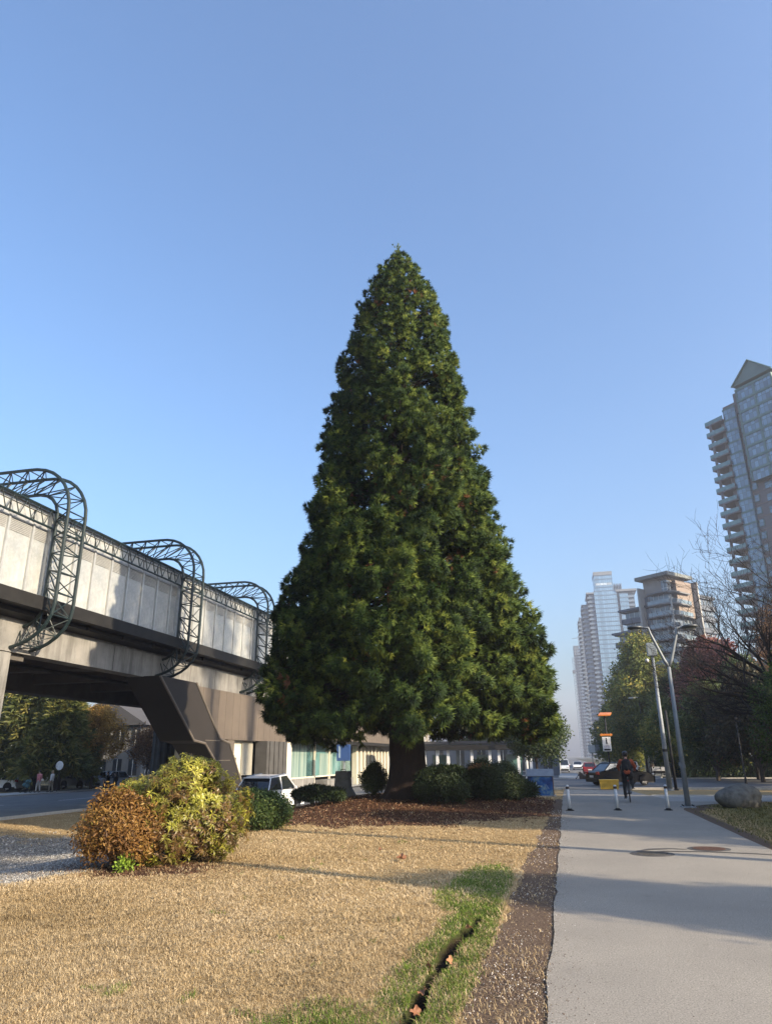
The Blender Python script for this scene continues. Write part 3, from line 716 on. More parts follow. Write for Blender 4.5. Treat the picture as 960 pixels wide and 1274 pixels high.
# ---- the big conifer
PROF = [(1.3, 3.6), (2.09, 5.0), (2.65, 5.35), (3.4, 5.45), (4.24, 5.35), (5.1, 5.2), (6.35, 4.95), (7.3, 4.75), (8.24, 4.5), (9.56, 4.22), (10.9, 3.95), (12.3, 3.65), (13.8, 3.38), (15.3, 3.1), (16.8, 2.8), (18.9, 2.4), (20.1, 2.08), (21., 1.85), (21.8, 1.5), (22.7, 1.0), (23.4, .42), (24.0, .05)]
PZ = np.array([a for a, b in PROF]); PR = np.array([b for a, b in PROF])
def conifer_big(name, u, v, label):
    t = empty(name, (u, v, T(u, v)), 0, label, 'tree')
    base = T(u, v); r = np.random.default_rng(5)
    # trunk, flared and buttressed at the foot
    vs_ = []; fs = []; n = 30; zs = [-.35, 0, .12, .35, .7, 1.2, 2, 3.5, 6, 10, 15, 20, 23.4]; rr = [1.25, 1.02, .88, .76, .68, .63, .6, .55, .48, .37, .24, .1, .02]
    for z, q in zip(zs, rr):
        for k in range(n):
            a = 2*math.pi*k/n; m_ = 1+.10*math.sin(5*a+.8)*max(0, 1-z/1.6)+.05*math.sin(11*a+z)+.03*math.sin(17*a)
            vs_.append((q*m_*math.cos(a), q*m_*math.sin(a), z))
    fs = [(j*n+k, j*n+(k+1) % n, (j+1)*n+(k+1) % n, (j+1)*n+k) for j in range(len(zs)-1) for k in range(n)]
    MB().add(vs_, fs).build('trunk', BARK_R, t, True)
    # boughs
    tv, tf = tpl_needle(r, 30, .195, .022, 1.05)
    br = MB(); pos = []; dirs = []; sc = []; tin = []; soft = []
    NB = 1120; zmin, zmax = 2.4, 23.6
    # choose heights with density by local circumference
    zz = np.linspace(zmin, zmax, 400); w = np.interp(zz+base*0, PZ, PR)+.35; cdf = np.cumsum(w)/w.sum()
    for i in range(NB):
        z = np.interp((i+r.uniform())/NB, cdf, zz); az = (i*2.39996+r.uniform(-.35, .35)) % (2*math.pi)
        Rz = float(np.interp(z, PZ, PR))
        # lobes and furrows of the outline
        lob = .95+.045*math.sin(az*5+z*.55)+.035*math.sin(az*9-z*.9+2)+.025*math.sin(z*2.6+az*3)
        fur = math.exp(-(((az-5.62+.012*z) % (2*math.pi))/.16)**2)*(1 if 4 < z < 17 else .3)
        Lr = Rz*lob*(1-.34*fur)*r.uniform(.88, 1.04)
        if r.uniform() < .12: Lr *= r.uniform(.6, .88)
        droop = .28 if z > 15 else .45
        zb = z+.10*Lr*(1 if z < 14 else -1.2)
        ca, sa = math.cos(az), math.sin(az)
        tip = np.array([Lr*ca, Lr*sa, z]); root = np.array([0, 0, max(.9, zb+(.25*Lr if z < 12 else -.35*Lr))])
        midp = root*.45+tip*.55+np.array([0, 0, -.05*Lr])
        if i % 2 == 0: br.tube([tuple(root), tuple(midp), tuple(tip*.97+root*.03)], [.018+.012*Lr, .012+.008*Lr, .008], 5, False)
        S = (.24+.055*Rz)*r.uniform(.75, 1.3)
        nt_ = int(46*(S/.42)**1.5)+10
        brown = r.uniform() < .11; tb = r.uniform(-.10, .12)
        out = np.array([ca, sa, 0]); side = np.array([-sa, ca, 0])
        # plume axis: outward, sagging low down and rising near the top, swung a little sideways
        ax = out+side*r.uniform(-.5, .5)+np.array([0, 0, (.9 if z > 17 else .25 if z > 9 else -.35)+r.uniform(-.25, .25)]); ax /= np.linalg.norm(ax)
        PL = S*2.6
        for k in range(nt_):
            f = r.uniform()**.75; q = r.normal(size=3); q -= ax*q.dot(ax); q /= np.linalg.norm(q)+1e-9
            wd = S*.95*math.sin(math.pi*min(1, .18+.82*f))**.8*r.uniform(.25, 1)**.5
            c_ = tip-ax*PL*(1-f)+q*wd+np.array([0, 0, -.10*wd])
            soft.append(q*(wd/S)*1.1+ax*(f-.35)*1.0+out*.35+np.array([0, 0, .25])); pos.append(c_); dirs.append(ax*.9+q*.6+np.array([0, 0, .15 if z > 13 else -.4])); sc.append(r.uniform(.65, 1.15)*(.75+.07*Rz))
            tin.append(.97 if brown and f < .45 and r.uniform() < .6 else np.clip(.08+.46*f*wd/S/.6+tb+r.normal()*.10, 0, .86))  # tips lighter as new growth, inner tufts darkened to paint shaded gaps
    # leader
    for k in range(60):
        zt = 23.0+1.05*(k/60); soft.append(np.array([r.normal(), r.normal(), .6])); pos.append(np.array([r.normal()*.10, r.normal()*.10, zt])); dirs.append(np.array([r.normal()*.5, r.normal()*.5, 1.2])); sc.append(.8*(1-.45*k/60)); tin.append(.5)
    pos = np.array(pos); pos[:, 2] -= base
    Vv, Ff = scatter(tv, tf, pos, rot_to(np.array(dirs), r), np.array(sc))
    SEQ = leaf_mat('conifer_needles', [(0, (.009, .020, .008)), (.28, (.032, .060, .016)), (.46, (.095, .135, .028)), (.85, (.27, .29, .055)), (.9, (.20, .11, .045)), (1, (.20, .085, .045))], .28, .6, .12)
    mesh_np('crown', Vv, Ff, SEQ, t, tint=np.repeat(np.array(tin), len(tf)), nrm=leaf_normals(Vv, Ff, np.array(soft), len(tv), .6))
    br.v = [(a, b, c_-base) for a, b, c_ in br.v]
    br.build('branches', BARK_R, t)
    return t
conifer_big('sequoia_tree', -5.55, 26.2, 'giant cone shaped dark green sequoia standing alone on the dry lawn')

# ---- broadleaf trees
def broadleaf(name, u, v, H, CR, z0, pal, label, cat='tree', group=None, n=420, leaf=.14, tv=None, seed=1, squash=1., trunk=.16, bark=None, top=.5, lobes=9, lean=(0, 0), zb=None):
    r = np.random.default_rng(seed); base = T(u, v) if zb is None else zb
    t = empty(name, (u, v, base), 0, label, cat, group)
    bark = bark or BARK_G
    # lobes of the crown
    L = []
    ch = (H-z0)
    for i in range(lobes):
        f = (i+.5)/lobes; z = z0+ch*(.18+.70*f); prof = math.sin(math.pi*min(1, (.22+.78*f)))**.6 if top < .6 else (1-f)**.7+.15
        a = i*2.4+r.uniform(-.4, .4); q = CR*.52*prof*r.uniform(.7, 1.1)
        L.append((q*math.cos(a)*squash+lean[0]*f, q*math.sin(a)+lean[1]*f, z, CR*.52*(.55+.5*prof)*r.uniform(.8, 1.1)))
    L.append((lean[0], lean[1], H-CR*.38, CR*.4))
    pos = []; tin = []; dirs = []
    W = np.array([l[3]**2 for l in L]); W /= W.sum()
    for l, wgt in zip(L, W):
        k = int(n*wgt)+1
        d = r.normal(size=(k, 3)); d /= np.linalg.norm(d, axis=1, keepdims=True); rad = l[3]*(.55+.5*r.uniform(size=k)**.7)
        hole = vnoise(d[:, 0]*2+l[0], d[:, 1]*2+d[:, 2]*3+l[2], 2.2, seed) > .17
        p_ = np.array(l[:3])+d*rad[:, None]*[squash, 1, .9]; p_ = p_[hole]; pos.append(p_); dirs.append(d[hole]+[0, 0, .2])
        tb = r.uniform(-.16, .16); tin.append(np.clip(.45+tb+r.normal(size=len(p_))*.2+.12*(p_[:, 2]-z0)/ch, 0, 1))
    pos = np.concatenate(pos); dirs = np.concatenate(dirs); tin = np.concatenate(tin)
    if tv is None: tv = tpl_leaves(r, 14, leaf*2.6, leaf*1.15, leaf*.75)
    Vv, Ff = scatter(tv[0], tv[1], pos, rot_to(dirs, r), r.uniform(.75, 1.25, len(pos)))
    nf = len(tv[1]); tt = np.clip(np.repeat(tin, nf)+np.random.default_rng(seed+9).normal(size=len(Ff))*.08, 0, 1)
    mesh_np('crown', Vv, Ff, pal, t, tint=tt, nrm=leaf_normals(Vv, Ff, dirs, len(tv[0]), .5))
    mb = MB(); 
    mb.tube([(0, 0, -.3), (0, 0, z0*.5), (lean[0]*.2, lean[1]*.2, z0+ch*.25), (lean[0]*.8, lean[1]*.8, z0+ch*.7)], [trunk*1.25, trunk, trunk*.75, trunk*.2], 9, False)
    mb.build('trunk', bark, t, True)
    mb = MB()
    for l in L:
        zf = z0*.75+ch*.15*r.uniform(); mb.tube([(lean[0]*.1, lean[1]*.1, zf), (l[0]*.5, l[1]*.5, (zf+l[2])*.5+.1), l[:3]], [trunk*.5, trunk*.3, trunk*.1], 6, False)
    mb.build('limbs', bark, t, True)
    return t
YG = leaf_mat('yellow_green_leaves', [(0, (.045, .075, .015)), (.45, (.11, .15, .03)), (.8, (.26, .25, .05)), (1, (.42, .33, .06))])
DG = leaf_mat('dark_green_leaves', [(0, (.03, .052, .018)), (.5, (.075, .11, .034)), (.85, (.16, .185, .05)), (1, (.28, .23, .07))])
RD = leaf_mat('red_autumn_leaves', [(0, (.10, .04, .04)), (.5, (.24, .085, .075)), (.85, (.38, .17, .12)), (1, (.42, .28, .14))])
OR = leaf_mat('orange_autumn_leaves', [(0, (.14, .08, .02)), (.5, (.36, .21, .05)), (.85, (.52, .34, .08)), (1, (.55, .27, .06))])
BR = leaf_mat('brown_orange_leaves', [(0, (.10, .055, .03)), (.5, (.24, .13, .06)), (1, (.42, .24, .11))])
MG = leaf_mat('mid_green_leaves', [(0, (.025, .05, .012)), (.5, (.07, .12, .022)), (1, (.18, .22, .05))])
G1 = 'trees along the right side of the road'
# right hand belt
broadleaf('broadleaf_tree', 9.6, 92, 16.4, 4.9, 1.2, YG, 'tall yellow green tree in front of the glass towers', group=G1, n=3400, leaf=.26, seed=21, trunk=.25)
broadleaf('broadleaf_tree', 7.6, 115, 10.3, 3.6, 1.2, DG, 'lower blue green tree at the road side left of the tall yellow green one', group=G1, n=1100, leaf=.3, seed=22)
broadleaf('broadleaf_tree', 12.6, 84, 11.6, 3.6, 1.2, DG, 'dark green tree with a few yellow leaves behind the grey lamp posts', group=G1, n=1700, leaf=.24, seed=23)
broadleaf('broadleaf_tree', 14.8, 78, 13.4, 4.6, 2.0, RD, 'tall red leaved autumn tree right of the double headed lamp', group=G1, n=2600, leaf=.24, seed=24, trunk=.22)
broadleaf('broadleaf_tree', 11.9, 66, 8.0, 3.3, .5, DG, 'dark green tree below and in front of the red crown', group=G1, n=1900, leaf=.2, seed=25)
broadleaf('broadleaf_tree', 14.3, 62, 8.8, 3.6, .6, leaf_mat('dusky_mixed_leaves', [(0, (.03, .035, .018)), (.5, (.075, .075, .035)), (.85, (.15, .11, .05)), (1, (.24, .12, .06))]), 'dusky green and brown tree behind the black signpost', group=G1, n=2100, leaf=.2, seed=26)
broadleaf('broadleaf_tree', 17.6, 60, 9.5, 3.8, .6, DG, 'dense dark tree at the right edge behind the boulder', group=G1, n=1900, leaf=.2, seed=27)
broadleaf('broadleaf_tree', 20.5, 74, 15.8, 3.6, 3.0, BR, 'thin brown orange tree top seen behind the bare branches', group=G1, n=1100, leaf=.2, seed=28)
broadleaf('broadleaf_tree', 17.5, 86, 13.0, 3.6, 3.0, RD, 'second red tree partly hidden behind the first red crown', group=G1, n=1300, leaf=.24, seed=29)
broadleaf('broadleaf_tree', 9.6, 150, 11.0, 4.2, 1., DG, 'small hazy tree farthest down the road on the right', group=G1, n=700, leaf=.4, seed=30)
broadleaf('broadleaf_tree', 7.2, 99, 9.0, 3.4, .4, YG, 'low olive tree filling in left of the tall yellow green one', group=G1, n=1500, leaf=.22, seed=35)
broadleaf('broadleaf_tree', 10.2, 79, 7.6, 2.9, .4, YG, 'bushy olive tree between the two distant road lamps and the pole', group=G1, n=1600, leaf=.18, seed=36)
broadleaf('broadleaf_tree', 15.6, 69, 10.4, 3.4, .6, DG, 'green tree filling the gap right below the red crown', group=G1, n=1900, leaf=.2, seed=37)
broadleaf('broadleaf_tree', 21.5, 66, 12.5, 4.2, .8, BR, 'brownish tree at the right edge behind the bare tree', group=G1, n=2200, leaf=.2, seed=38)
# left of the road beyond the crossing
broadleaf('broadleaf_tree', -2.0, 52, 5.6, 2.35, 1.9, leaf_mat('deep_green_leaves', [(0, (.012, .03, .012)), (.5, (.03, .055, .02)), (1, (.09, .12, .035))]), 'small round street tree at the road corner right of the sequoia', n=1900, leaf=.13, seed=31, trunk=.09, bark=BARK_D)
broadleaf('broadleaf_tree', -6.5, 118, 8.0, 4.0, 1.0, DG, 'dark round tree behind the white van', n=800, leaf=.32, seed=32)
broadleaf('broadleaf_tree', -12.0, 105, 8.6, 4.5, 1.0, DG, 'dark tree seen through the gap under the sequoia', n=900, leaf=.3, seed=33)
broadleaf('broadleaf_tree', -4.6, 160, 8.5, 3.6, 1.0, DG, 'distant tree at the left kerb far beyond the van', n=500, leaf=.4, seed=34)
# left of the picture, across the street
GL = 'trees across the street behind the guideway'
broadleaf('street_tree', -41.9, 60, 7.4, 2.7, 2.6, OR, 'young golden orange tree with a thin straight trunk across the street', group=GL, n=1500, leaf=.13, seed=41, trunk=.11)
broadleaf('street_tree', -38.2, 63, 5.6, 2.3, 2.0, BR, 'smaller reddish green tree right of the golden one', group=GL, n=900, leaf=.13, seed=42, trunk=.08)
broadleaf('street_tree', -34.2, 66, 6.8, 2.6, 1.0, MG, 'bright green tree seen between round column and stair', group=GL, n=1200, leaf=.15, seed=43)
def dark_conifer(u, v, H, CR, z0, label, seed, n=900):
    r = np.random.default_rng(seed); base = T(u, v); t = empty('conifer_tree', (u, v, base), 0, label, 'tree', GL)
    tv, tf = tpl_spray(r, 18, .75, .10, 1.1); zt = z0+(H-z0)*r.uniform(size=n)**1.25; f = (zt-z0)/(H-z0)
    az = r.uniform(0, 2*math.pi, n); rad = CR*(1-f)**.75*(.72+.3*r.uniform(size=n))*(.88+.14*np.sin(az*5+zt*1.3))
    pos = np.stack([rad*np.cos(az), rad*np.sin(az), zt-.25*rad*r.uniform(size=n)], -1)
    d = np.stack([np.cos(az), np.sin(az), -.35+.3*r.normal(size=n)], -1)
    Vv, Ff = scatter(tv, tf, pos, rot_to(d, r), r.uniform(.8, 1.3, n))
    tin = np.clip(.5+r.normal(size=n)*.2, 0, 1)
    mesh_np('crown', Vv, Ff, leaf_mat('golden_green_needles', [(0, (.03, .045, .016)), (.4, (.09, .11, .03)), (.8, (.24, .22, .06)), (1, (.38, .30, .09))]), t, tint=np.repeat(tin, len(tf)))  # ramp lightened to gold, making up for sun lost under the guideway
    MB().tube([(0, 0, -.4), (0, 0, z0), (0, 0, H*.9)], [.55, .42, .05], 10, False).build('trunk', BARK_D, t, True)
    return t
dark_conifer(-48.5, 60.5, 15.0, 5.6, 2.2, 'large dark conifer with gold tinted sprays at the left edge', 51, 1700)
dark_conifer(-43.8, 57.5, 9.6, 3.6, 1.9, 'shorter golden green conifer standing right of the large dark one', 52, 900)
dark_conifer(-55, 66, 17, 6, 2.0, 'dark conifer behind the white parked car', 53, 1300)

# ---- bare tree at the right edge
def bare_tree(u, v, label):
    base = T(u, v); t = empty('bare_tree', (u, v, base), 0, label, 'tree'); r = random.Random(12)
    MB().tube([(0, 0, -.3), (.05, .05, 2.), (0, -.1, 3.6)], [.24, .19, .165], 10, False).build('trunk', BARK_D, t, True)
    big = MB(); twig = MB()
    def grow(m, p, d, L, rad, lvl):
        p = Vector(p); pts = [p.copy()]; rs = [rad]; d = Vector(d).normalized(); n = 5
        for i in range(n):
            d = (d+Vector((r.uniform(-1, 1), r.uniform(-1, 1), r.uniform(-.7, .9)))*.24).normalized(); p = p+d*(L/n); pts.append(p.copy()); rs.append(rad*(1-.6*(i+1)/n))
        m.tube(pts, rs, 6 if lvl < 2 else 4, False)
        if lvl >= 4: return
        k = (6, 5, 5, 3)[lvl]
        for i in range(k):
            j = 1+int((i+.5)/k*n*.98); j = min(j, n); q = pts[j]; dd = (pts[j]-pts[j-1]).normalized()
            sd = Vector((r.uniform(-1, 1), r.uniform(-1, 1), r.uniform(-.4, .9))).normalized()
            nd = (dd*.75+sd*.8).normalized(); grow(twig if lvl >= 1 else big, q, nd, L*r.uniform(.45, .70), max(rs[j]*.62, .007), lvl+1)
    for d, L, rad in [(a_, b_*.80, c0_) for a_, b_, c0_ in [((-.80, -.25, .62), 4.6, .10), ((-.42, .1, 1.0), 5.2, .115), ((-.9, .35, .22), 4.4, .085), ((.15, -.3, 1.1), 5.2, .11), ((.7, .4, .8), 4.5, .10), ((-.6, -.5, .95), 5.0, .09), ((-.95, -.1, .42), 4.8, .085), ((.5, -.7, .7), 4.0, .08), ((-.15, .3, 1.1), 5.0, .1)]]:
        grow(big, (0, -.08, r.uniform(2.6, 3.6)), d, L, rad, 0)
    big.build('limbs', BARK_D, t, True); twig.build('twigs', BARK_D, t)
    return t
bare_tree(8.9, 31.2, 'leafless dark tree spreading its branches in from the right edge')
# trees outside the right edge whose shade falls over the path
TV = tpl_leaves(np.random.default_rng(3), 14, .36, .16, .10)
GO = 'trees beside the path beyond the right edge'
broadleaf('roadside_tree', 8.0, 27.0, 5.4, 2.0, 1.0, MG, 'leafy tree whose yellow green leaves reach in at the right edge', group=GO, n=1500, leaf=.07, seed=61, trunk=.1)
SH = [(13.6, 14.4, 9.0, 2.9, 62), (14.0, 18.8, 9.6, 3.2, 63), (14.5, 23.5, 9.6, 3.4, 64), (15.4, 28.7, 9.6, 3.5, 65), (17.5, 35, 10, 3.6, 66), (17.6, 41.0, 10, 3.6, 67), (19.5, 47.5, 11, 3.6, 68), (20.5, 53.5, 11.5, 3.6, 69)]
for (u, v, H, CR, s) in SH:
    broadleaf('roadside_tree', u, v, H, CR, 1.0, DG, {62: 'nearest leafy tree of the row right of the path', 63: 'second leafy tree of the row right of the path', 64: 'third leafy tree of the row right of the path', 65: 'tree of the row right of the path level with the pavement', 66: 'tree of the row just before the crossing road', 67: 'tree of the row beside the near kerb of the crossing road', 68: 'tree of the row standing level with the crossing road', 69: 'farthest tree of the row past the crossing road'}[s], group=GO, n=2600, leaf=.16, seed=s, trunk=.14)
broadleaf('roadside_tree', 13.0, 5.2, 7.0, 1.55, 3.4, DG, 'slim upright tree right of the camera shading a band of path', group=GO, n=1500, leaf=.11, seed=68, trunk=.09)

# ---- shrubs
def shrub(name, u, v, rx, ry, h, pal, label, tpl, n, group=None, seed=1, z0=.05, shell=.3, bark=None, sc=(.8, 1.2), up=.3, flat=1., twigs=26, cat='shrub'):
    r = np.random.default_rng(seed); base = T(u, v); t = empty(name, (u, v, base), 0, label, cat, group)
    d = r.normal(size=(n, 3)); d /= np.linalg.norm(d, axis=1, keepdims=True); d[:, 2] = np.where(d[:, 2] < -.8, -d[:, 2], d[:, 2])
    lob = 1+.10*np.sin(d[:, 0]*5+seed)+.10*np.sin(d[:, 1]*6+d[:, 2]*4+seed*2)+.05*r.normal(size=n)
    rad = (1-shell*r.uniform(size=n)**1.6)*lob
    hh = (h-z0)/2
    pos = d*rad[:, None]*[rx, ry, hh*flat]; pos[:, 2] += z0+hh
    pos[:, 2] = np.maximum(pos[:, 2], .04)
    Vv, Ff = scatter(tpl[0], tpl[1], pos, rot_to(d+[0, 0, up]+r.normal(size=(n, 3))*.3, r), r.uniform(sc[0], sc[1], n))
    nf = len(tpl[1]); tin = np.clip(.5+.2*(vnoise(d[:, 0], d[:, 1]+d[:, 2], 3, seed)-.5)*2+r.normal(size=n)*.16, 0, 1)
    tt = np.clip(np.repeat(tin, nf)+r.normal(size=n*nf)*.05, 0, 1)
    mesh_np('foliage', Vv, Ff, pal, t, tint=tt, nrm=leaf_normals(Vv, Ff, d+[0, 0, .25], len(tpl[0]), .35))
    mb = MB()
    for i in range(twigs):
        a = 2*math.pi*i/twigs+r.uniform(-.2, .2); k = r.uniform(.45, .9); zt = z0+h*r.uniform(.35, .85)
        x, y = rx*k*math.cos(a), ry*k*math.sin(a)
        mb.tube([(x*.08, y*.08, -.05), (x*.45, y*.45, zt*.45), (x, y, zt)], [.022, .014, .006], 5, False)
    mb.build('stems', bark or BARK_G, t)
    return t
r_ = np.random.default_rng(77)
ROS = tpl_rosette(r_, 9, .115, .0215)
RHO = leaf_mat('rhododendron_leaves', [(0, (.10, .05, .022)), (.38, (.17, .10, .035)), (.52, (.19, .18, .03)), (.75, (.33, .32, .04)), (1, (.50, .46, .08))], .3, .4, .5)
b1 = shrub('rhododendron_bush', -6.38, 11.8, 1.08, .95, 1.50, RHO, 'large yellow green bush with long drooping leaves on the lawn', ROS, 3300, seed=71, up=.5, shell=.42, twigs=40, z0=-.12)
def extra(parent, u, v, c_, rad, n, tpl, pal, seed, sc=(.8, 1.2), up=.6, name='foliage'):
    r = np.random.default_rng(seed); d = r.normal(size=(n, 3)); d /= np.linalg.norm(d, axis=1, keepdims=True)
    pos = np.array(c_)+d*np.array(rad)*(1-.4*r.uniform(size=(n, 1))**1.5)
    Vv, Ff = scatter(tpl[0], tpl[1], pos, rot_to(d+[0, 0, up], r), r.uniform(sc[0], sc[1], n))
    return mesh_np(name, Vv, Ff, pal, parent, tint=np.clip(np.repeat(.68+r.normal(size=n)*.15, len(tpl[1])), 0, 1))
extra(b1, 0, 0, (-.78, -.15, 1.02), (.42, .42, .30), 300, ROS, RHO, 5)
extra(b1, 0, 0, (.15, -.1, 1.42), (.5, .45, .22), 220, ROS, RHO, 6)
FINE = tpl_leaves(r_, 26, .13, .062, .024)
BRN = leaf_mat('rusty_shrub_leaves', [(0, (.07, .036, .017)), (.4, (.20, .10, .03)), (.75, (.31, .18, .045)), (1, (.30, .27, .06))], .3, .55, .3)
b2 = shrub('azalea_bush', -7.0, 10.95, .64, .58, 1.05, BRN, 'smaller rusty brown bush with fine leaves in front of the large one', FINE, 900, seed=72, shell=.5, twigs=44)
extra(b2, 0, 0, (.34, -.32, .10), (.08, .08, .06), 12, tpl_leaves(r_, 20, .08, .06, .03), leaf_mat('fresh_green_leaves', [(0, (.15, .26, .03)), (1, (.3, .42, .06))]), 8, name='fresh_shoot')
GRN = leaf_mat('boxy_green_leaves', [(0, (.02, .04, .012)), (.5, (.05, .085, .022)), (.9, (.13, .17, .04)), (1, (.2, .22, .06))])
SM_L = tpl_leaves(r_, 22, .14, .065, .035)
shrub('evergreen_shrub', -7.3, 17.2, .62, .55, .78, GRN, 'low rounded green shrub in front of the white car', SM_L, 700, seed=73)
DKG = leaf_mat('dark_hedge_leaves', [(0, (.012, .024, .012)), (.5, (.026, .046, .02)), (1, (.07, .10, .035))])
GS = 'dark evergreen shrubs right of the sequoia trunk'
for (u, v, rx, ry, h, lab, s, nm) in [(-4.0, 24.6, .85, .7, 1.0, 'dark rounded shrub nearest the sequoia trunk on its right', 81, 0), (-2.9, 26.6, .8, .8, .95, 'wide dark shrub in the middle of the row before the blue box', 82, 0),
        (-2.05, 27.6, .6, .6, .78, 'small shrub at the right front of the dark row', 83, 0), (-3.3, 30.8, .95, .9, 1.25, 'tall clipped shrub with a rusty brown patch behind the dark row', 84, 0),
        (-1.95, 31.0, .5, .45, .5, 'low spiky shrub beside the blue box', 85, 0), (-4.8, 30.0, .9, .8, 1.0, 'shrub with a lighter green flat top behind the dark row', 86, 0),
        (-5.6, 33.5, 1.3, .7, 1.15, 'long flat topped hedge farthest behind the trunk', 87, 0), (-2.9, 34.2, .8, .8, 1.35, 'round dark shrub just left of the blue box', 88, 0)]:
    shrub('evergreen_shrub', u, v, rx, ry, h, DKG if s != 86 else GRN, lab, SM_L if s != 85 else tpl_spray(r_, 26, .3, .03, 1.3), 900 if s != 85 else 60, group=GS, seed=s)
extra(bpy.data.objects['evergreen_shrub.004'], 0, 0, (-.1, -.5, .9), (.5, .3, .25), 120, SM_L, BR, 9, name='brown_patch')
shrub('evergreen_shrub', -7.05, 27.3, .42, .42, 1.0, GRN, 'leafy shrub left of the sequoia trunk', SM_L, 420, seed=89)
# wind-swept low juniper
jt = shrub('juniper_shrub', -8.35, 24.6, .85, .5, .55, DKG, 'low black green spreading juniper beside the concrete block', tpl_spray(r_, 30, .16, .03, 1.4), 520, seed=90, z0=.16, flat=.8, twigs=12)
# hedge line along the far side of the crossing road
GH = 'hedges below the trees on the right'
for (u0, u1, v, h, lab, s) in [(11, 19, 56.5, 1.7, 'dark hedge across the road behind the black signpost', 91), (19.5, 28, 57, 2.0, 'dark hedge across the road at the right edge', 92), (10.5, 16, 80, 1.9, 'low hedge behind the parked silver cars', 93)]:
    r = np.random.default_rng(s); n = 2200; u = (u0+u1)/2; base = T(u, v)
    v = v if s == 93 else v+20
    t = empty('hedge', (u, v, T(u, v)), 0, lab, 'hedge', GH); q = r.uniform(-1, 1, (n, 3)); ax = r.integers(0, 3, n); q[np.arange(n), ax] = np.sign(q[np.arange(n), ax])
    pos = q*[(u1-u0)/2, .7, h/2]+[0, 0, h/2]; pos += .12*r.normal(size=pos.shape)
    tp = tpl_leaves(r, 12, .3, .16, .1); Vv, Ff = scatter(tp[0], tp[1], pos, rot_to(r.normal(size=(n, 3)), r), r.uniform(.8, 1.2, n))
    mesh_np('foliage', Vv, Ff, DKG, t, tint=np.clip(np.repeat(.5+.2*r.normal(size=n), len(tp[1])), 0, 1))
    MB().box((0, 0, h*.45), (u1-u0-.5, .9, h*.8)).build('stems', BARK_D, t)

# ================================================================== TOWERS AND OTHER BUILDINGS
def window_mat(name, glassc, framec, sx, sz, mort=.04, rough=.08, vary=.5, metal=0.):
    """glazing with slim frames, blinds vary from pane to pane; object space X/Y across, Z up"""
    if name in _M: return _M[name]
    m, nt, p, out = node_mat(name)
    tc = nt.nodes.new('ShaderNodeTexCoord'); sp = nt.nodes.new('ShaderNodeSeparateXYZ'); nt.links.new(tc.outputs['Object'], sp.inputs[0])
    ad = mth(nt, 'ADD', sp.outputs[0], sp.outputs[1]); cb = nt.nodes.new('ShaderNodeCombineXYZ')
    nt.links.new(ad, cb.inputs[0]); nt.links.new(sp.outputs[2], cb.inputs[1])
    b = nt.nodes.new('ShaderNodeTexBrick'); b.offset = 0; b.inputs['Scale'].default_value = 1; b.inputs['Mortar Size'].default_value = mort
    b.inputs['Brick Width'].default_value = sx; b.inputs['Row Height'].default_value = sz; b.inputs['Bias'].default_value = 0
    b.inputs['Color1'].default_value = (*glassc, 1); b.inputs['Color2'].default_value = (*[x*vary for x in glassc], 1); b.inputs['Mortar'].default_value = (*framec, 1)
    nt.links.new(cb.outputs[0], b.inputs['Vector']); nt.links.new(b.outputs['Color'], p.inputs['Base Color'])
    p.inputs['Roughness'].default_value = rough; p.inputs['Metallic'].default_value = metal; p.inputs['Specular IOR Level'].default_value = 1.
    _M[name] = m; return m
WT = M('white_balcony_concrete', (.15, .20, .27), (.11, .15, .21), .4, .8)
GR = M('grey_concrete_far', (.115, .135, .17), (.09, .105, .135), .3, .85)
def blue_tower(name, loc, label, parts, group=None):
    """parts: (x0,x1,y0,y1,z0,z1,kind) in local metres, each floor is its own band"""
    t = empty(name, loc, 0, label, 'tower', group)
    for (x0, x1, y0, y1, z0, z1, kind) in parts:
        if kind == 'core': MB().b2(x0, x1, y0, y1, z0, z1).build('core', GR, t); continue
        if kind == 'cap': MB().b2(x0, x1, y0, y1, z0, z1).build('roof', M('roof_edge', (.20, .22, .25), None, 1, .7), t); continue
        n = int(round((z1-z0)/2.9)); h = (z1-z0)/n
        if kind == 'glass':
            b = MB().b2(x0, x1, y0, y1, .0, h-.55).build('window_band', window_mat('blue_curtain_glass', (.24, .37, .50), (.10, .14, .18), 1.35, 3.3, .05, .1, .7, .35), t)
            s = MB().b2(x0-.08, x1+.08, y0-.08, y1+.08, h-.55, h).build('spandrel', M('blue_spandrel', (.10, .15, .22), None, 1, .35), t)
        elif kind == 'balcony':
            b = MB().b2(x0+.9, x1-.0, y0+1.4, y1, .0, h-.3).build('window_band', window_mat('dark_balcony_glass', (.06, .085, .12), (.22, .24, .27), 1.7, 3., .09, .15, .5), t)
            s = MB().b2(x0, x1, y0, y1, h-.3, h).b2(x0, x1, y0, y0+.1, 0, 1.0).b2(x0, x0+.1, y0, y1, 0, 1.).build('balcony_slab', WT, t)
        elif kind == 'grey':
            b = MB().b2(x0+.2, x1-.2, y0+.3, y1-.2, .0, h-.8).build('window_band', window_mat('dark_small_glass', (.07, .09, .12), (.34, .35, .37), 1.9, 3., .22, .2, .4), t)
            s = MB().b2(x0, x1, y0, y1, h-.8, h).build('floor_slab', GR, t)
        b.location.z = z0; s.location.z = z0
        for k in range(1, n):
            for o in (b, s):
                c_ = o.copy(); COL.objects.link(c_); c_.parent = t; c_.location.z = z0+k*h
    return t
def local(pl, L): return [(a-pl[0], b-pl[0], c_-pl[1], d-pl[1], e_-pl[2], f-pl[2], k) for (a, b, c_, d, e_, f, k) in L]
pl = (35, 480, -1.2)
